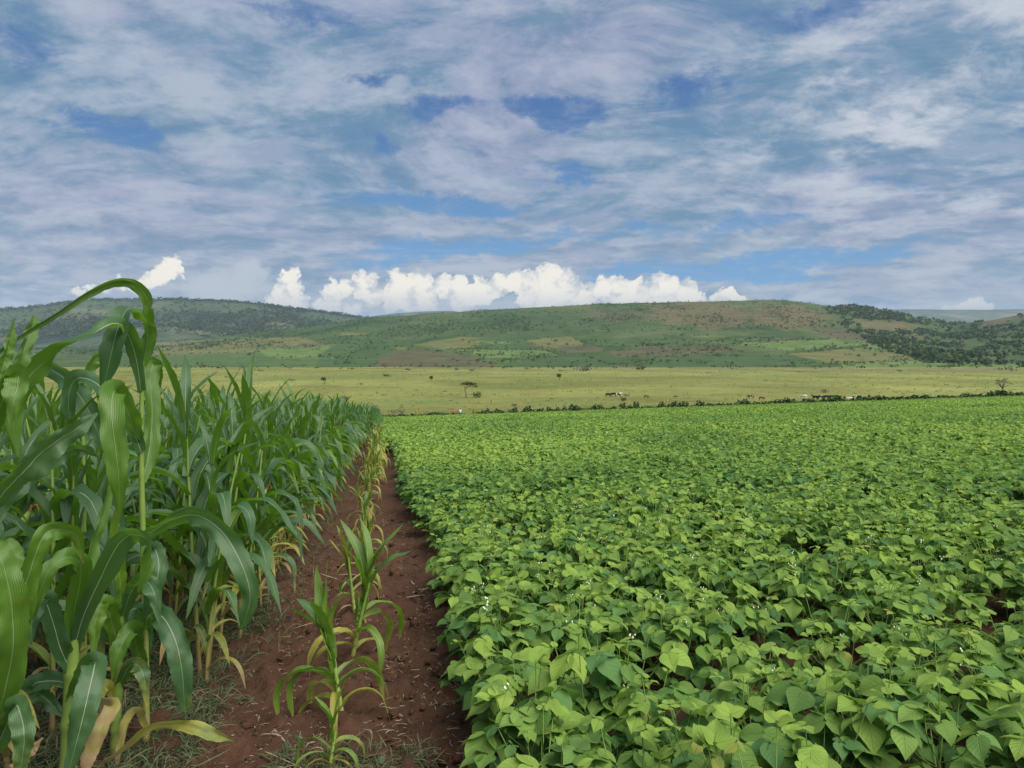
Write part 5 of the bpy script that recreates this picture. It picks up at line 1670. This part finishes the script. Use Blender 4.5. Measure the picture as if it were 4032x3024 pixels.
# ---------------------------------------------------------------- sky and light
SUN_EL, SUN_AZ = math.radians(52), math.radians(135)     # azimuth from +y towards +x: behind the camera to the right
w = bpy.data.worlds.new('World'); scene.world = w; w.use_nodes = True
w.node_tree.nodes.clear(); g = NT(w.node_tree)
wo = g.new('ShaderNodeOutputWorld'); bg = g.new('ShaderNodeBackground')
STR = 0.10
bg.inputs[1].default_value = STR
sky = g.new('ShaderNodeTexSky', sky_type='NISHITA'); sky.sun_disc = False
sky.sun_elevation = SUN_EL; sky.sun_rotation = SUN_AZ; sky.altitude = 1300; sky.air_density = 1.0; sky.dust_density = 0.6; sky.ozone_density = 1.5
dirv = g.vm('NORMALIZE', g.new('ShaderNodeTexCoord').outputs['Generated'])
dx, dy, dz = g.sep(dirv)
hor = g.m('SQRT', g.m('ADD', g.m('MULTIPLY', dx, dx), g.m('MULTIPLY', dy, dy)))
az = g.m('ARCTAN2', dx, dy)
el = g.m('DIVIDE', dz, g.m('MAXIMUM', hor, 0.02))
q = g.comb(az, el, 0.0)


def sky_q(X, Y):
    a = math.atan((X - CX) / F)
    return a, (HY - Y) / F * math.cos(a)


# deck of high cloud on a flat layer above
zz = g.m('ADD', g.m('MAXIMUM', dz, 0.0), 0.20)
plane = g.comb(g.m('DIVIDE', dx, zz), g.m('DIVIDE', dy, zz), 0.0)
warp = g.new('ShaderNodeTexNoise', noise_dimensions='3D'); g.put(warp.inputs['Vector'], plane); warp.inputs['Scale'].default_value = 0.9; warp.inputs['Detail'].default_value = 3
wp = g.vm('ADD', plane, g.vm('MULTIPLY', g.vm('SUBTRACT', warp.outputs['Color'], (0.5, 0.5, 0.5)), (0.9, 0.9, 0)))
p1 = g.vm('MULTIPLY', wp, (1.0, 1.0, 1))
nA = g.noise(p1, 2.0, 12, 0.64)
nB = g.noise(g.vm('ADD', g.vm('MULTIPLY', wp, (0.9, 1.1, 1)), (7.3, 2.1, 4)), 3.6, 10, 0.66)
nC = g.noise(g.vm('ADD', g.vm('MULTIPLY', plane, (1.0, 1.1, 1)), (3.1, 9.7, 8)), 4.6, 8, 0.62)
nD = g.noise(g.vm('ADD', g.vm('MULTIPLY', wp, (1.0, 1.5, 1)), (13.1, 4.7, 2)), 9.0, 10, 0.72)
cov_ = g.m('ADD', g.m('MULTIPLY', nA, 0.48), g.m('ADD', g.m('MULTIPLY', nB, 0.22), g.m('MULTIPLY_ADD', nC, 0.14, g.m('MULTIPLY', nD, 0.16))))
# openings where the blue shows through
qn = g.new('ShaderNodeTexNoise'); g.put(qn.inputs['Vector'], q); qn.inputs['Scale'].default_value = 8.0; qn.inputs['Detail'].default_value = 12; qn.inputs['Roughness'].default_value = 0.66
qq = g.vm('ADD', q, g.vm('MULTIPLY', g.vm('SUBTRACT', qn.outputs['Color'], (0.5, 0.5, 0.5)), (0.30, 0.12, 0)))
gap = None
for (X, Y, rx, ry, amp) in ((2130, 430, 260, 75, .30), (1760, 400, 150, 70, .22), (470, 520, 150, 70, .19), (1520, 540, 90, 50, .20), (100, 170, 220, 90, .12), (2700, 320, 170, 70, .18), (2200, 690, 160, 60, .2), (1500, 300, 220, 40, .15),
                            (1780, 820, 420, 70, .24), (1650, 1010, 520, 70, .30), (2400, 930, 420, 60, .22), (3000, 880, 400, 50, .16), (3300, 40, 500, 90, .16), (2700, 1080, 700, 60, .22), (3400, 1010, 500, 80, .18),
                            (1100, 20, 600, 50, .14), (3500, 760, 400, 70, .12)):
    a, e = sky_q(X, Y)
    dd = g.vm('LENGTH', g.vm('MULTIPLY', g.vm('SUBTRACT', qq, (a, e, 0)), (F / rx, F / ry, 0)))
    k = g.m('MULTIPLY', g.m('SUBTRACT', 1.0, g.step(dd, 0.0, 1.4)), amp)
    gap = k if gap is None else g.m('ADD', gap, k)
cov2 = g.m('SUBTRACT', cov_, gap)
stv = g.comb(g.m('MULTIPLY', az, 5.0), g.m('MULTIPLY', el, 42.0), 2.7)
stw = g.vm('ADD', stv, g.vm('MULTIPLY', qn.outputs['Color'], (1.5, 2.2, 0)))
nS = g.noise(stw, 1.0, 8, 0.62)
lowk = g.step(el, 0.24, 0.05)
cov2 = g.m('ADD', cov2, g.m('MULTIPLY', g.m('SUBTRACT', nS, 0.40), g.m('MULTIPLY', lowk, 0.75)))
mask = g.step(cov2, 0.29, 0.47)
mask = g.m('MAXIMUM', mask, g.m('MULTIPLY', g.step(nD, 0.42, 0.70), 0.55))
# colours
blue_hi, blue_lo = (0.060, 0.165, 0.410), (0.115, 0.34, 0.64)
blue = g.mix(g.step(el, 0.08, 0.34), blue_lo, blue_hi)
nish = g.mix(1.0, sky.outputs[0], (STR * 0.9,) * 3, 'MULTIPLY')
blue = g.mix(0.85, nish, blue)
tone = g.m('ADD', g.m('MULTIPLY', nB, 0.50), g.m('ADD', g.m('MULTIPLY', nD, 0.34), g.m('MULTIPLY', nC, 0.16)))
hue = g.step(g.m('ADD', warp.outputs[0], g.m('MULTIPLY', g.m('SUBTRACT', nB, 0.5), 0.5)), 0.38, 0.62)
grey = g.mix(g.step(tone, 0.41, 0.57), g.mix(hue, (0.135, 0.262, 0.405), (0.170, 0.262, 0.410)), g.mix(hue, (0.275, 0.378, 0.510), (0.322, 0.368, 0.525)))
grey = g.mix(g.step(el, 0.22, 0.02), grey, g.mix(g.step(tone, 0.40, 0.58), (0.215, 0.34, 0.475), (0.375, 0.435, 0.52)))
a, e = sky_q(3800, 380)
rt = g.m('SUBTRACT', 1.0, g.step(g.vm('LENGTH', g.vm('MULTIPLY', g.vm('SUBTRACT', qq, (a, e, 0)), (2.6, 4.5, 0))), 0.1, 1.0))
brt = g.m('MULTIPLY', g.step(nC, 0.42, 0.62), g.m('MULTIPLY_ADD', rt, 0.65, 0.45))
brt = g.m('MULTIPLY', brt, g.step(cov_, 0.38, 0.58))
grey = g.mix(brt, grey, (0.58, 0.62, 0.69))
skyc = g.mix(mask, blue, grey)
# cumulus bank along the skyline
CUM = [(720, 634, 24), (745, 628, 20), (790, 618, 27), (800, 638, 26), (862, 612, 28), (905, 612, 28), (860, 636, 34), (920, 640, 30), (960, 622, 25), (988, 616, 22), (1000, 640, 28),
       (1040, 632, 28), (1078, 616, 24), (1112, 610, 24), (1150, 606, 26), (1183, 595, 26), (1196, 590, 22), (1228, 614, 27), (1150, 640, 36), (1200, 640, 42), (1255, 640, 30),
       (1300, 622, 24), (1338, 620, 24), (1370, 626, 24), (1425, 613, 24), (1445, 616, 22), (1482, 632, 25), (1340, 650, 32), (1420, 645, 36), (1505, 645, 20), (1570, 641, 16), (1592, 645, 13), (1550, 648, 14),
       (626, 598, 19), (630, 622, 22), (606, 636, 18), (640, 650, 26), (585, 654, 18), (612, 655, 26), (350, 590, 20), (372, 578, 18), (330, 604, 18), (386, 580, 11), (262, 612, 14), (232, 618, 12), (200, 625, 10), (172, 633, 7), (300, 618, 12),
       (720, 666, 20), (760, 668, 16), (690, 668, 16), (2100, 668, 18), (2060, 672, 14), (2130, 670, 14)]
cn = g.new('ShaderNodeTexNoise'); g.put(cn.inputs['Vector'], q); cn.inputs['Scale'].default_value = 60.0; cn.inputs['Detail'].default_value = 6; cn.inputs['Roughness'].default_value = 0.62
cq = g.vm('ADD', q, g.vm('MULTIPLY', g.vm('SUBTRACT', cn.outputs['Color'], (0.5, 0.5, 0.5)), (0.036, 0.034, 0)))
cum = None
for (a_, b_, r_) in CUM:
    a, e = sky_q(a_ * SC, b_ * SC)
    r = r_ * SC / F * 1.15
    k = g.m('MULTIPLY_ADD', g.vm('DISTANCE', cq, (a, e, 0)), -1 / r, 1.0)
    cum = k if cum is None else g.m('SMOOTH_MAX', cum, k, 0.12)
vo = g.new('ShaderNodeTexVoronoi', feature='SMOOTH_F1'); g.put(vo.inputs['Vector'], cq); vo.inputs['Scale'].default_value = 62.0; vo.inputs['Smoothness'].default_value = 0.25
vo2 = g.new('ShaderNodeTexVoronoi', feature='SMOOTH_F1'); g.put(vo2.inputs['Vector'], cq); vo2.inputs['Scale'].default_value = 150.0; vo2.inputs['Smoothness'].default_value = 0.25
bil = g.m('ADD', g.m('MULTIPLY', vo.outputs[0], 0.36), g.m('MULTIPLY', vo2.outputs[0], 0.22))
cum = g.m('SUBTRACT', g.m('ADD', cum, 0.36), bil)
cm = g.m('MULTIPLY', g.step(cum, 0.0, 0.24), g.step(el, 0.035, 0.066))
shade_n = g.noise(g.vm('MULTIPLY', q, (1, 1.25, 0)), 30.0, 5, 0.6)
base_e = g.step(el, 0.058, 0.090)
lit = g.m('MULTIPLY', g.m('MULTIPLY_ADD', base_e, 0.68, 0.32), g.step(g.m('SUBTRACT', g.m('ADD', g.m('MULTIPLY', cum, 0.22), shade_n), g.m('MULTIPLY', bil, 0.35)), 0.30, 0.56))
cumc = g.mix(lit, (0.52, 0.565, 0.61), (0.97, 0.92, 0.80))
skyc = g.mix(cm, skyc, cumc)
# pale veil of more distant cumulus
vel = None
for (X, Y, rx, ry, amp) in ((880, 1130, 220, 90, .85), (985, 1075, 90, 60, .9), (1550, 1200, 500, 50, .5), (2200, 1200, 900, 40, .5)):
    a, e = sky_q(X, Y)
    k = g.m('MULTIPLY', g.m('SUBTRACT', 1.0, g.step(g.vm('LENGTH', g.vm('MULTIPLY', g.vm('SUBTRACT', cq, (a, e, 0)), (F / rx, F / ry, 0))), 0.4, 1.0)), amp)
    vel = k if vel is None else g.m('MAXIMUM', vel, k)
skyc = g.mix(g.m('MULTIPLY', vel, g.m('SUBTRACT', 1.0, cm)), skyc, (0.50, 0.555, 0.61))
SKYK = 0.60
final = g.mix(1.0, skyc, (SKYK / STR,) * 3, 'MULTIPLY')
g.l.new(final, bg.inputs[0]); g.l.new(bg.outputs[0], wo.inputs[0])

sl = bpy.data.lights.new('sun', 'SUN'); sl.energy = 4.0; sl.angle = math.radians(60); sl.color = (1.0, 0.95, 0.86)
so = bpy.data.objects.new('sun', sl); COL.objects.link(so)
sd = np.array([math.cos(SUN_EL) * math.sin(SUN_AZ), math.cos(SUN_EL) * math.cos(SUN_AZ), math.sin(SUN_EL)])
from mathutils import Vector
so.rotation_euler = Vector(-sd).to_track_quat('-Z', 'Y').to_euler()
so.location = (0, 0, 30)

cam = bpy.data.cameras.new('camera'); co = bpy.data.objects.new('camera', cam); COL.objects.link(co)
co.location = (0, 0, CAMZ); co.rotation_euler = (PI / 2, 0, 0)
cam.sensor_width = 36; cam.lens = F / 4032 * 36; cam.shift_y = -(1512 - HY) / 4032
cam.clip_start = 0.05; cam.clip_end = 40000
scene.camera = co
scene.view_settings.view_transform = 'Standard'; scene.view_settings.look = 'None'
scene.view_settings.exposure = 0.75; scene.view_settings.gamma = 1.0
cy = scene.cycles
cy.max_bounces = 6; cy.diffuse_bounces = 4; cy.glossy_bounces = 2; cy.transmission_bounces = 4; cy.volume_bounces = 0; cy.transparent_max_bounces = 4
cy.caustics_reflective = False; cy.caustics_refractive = False
cy.use_denoising = True
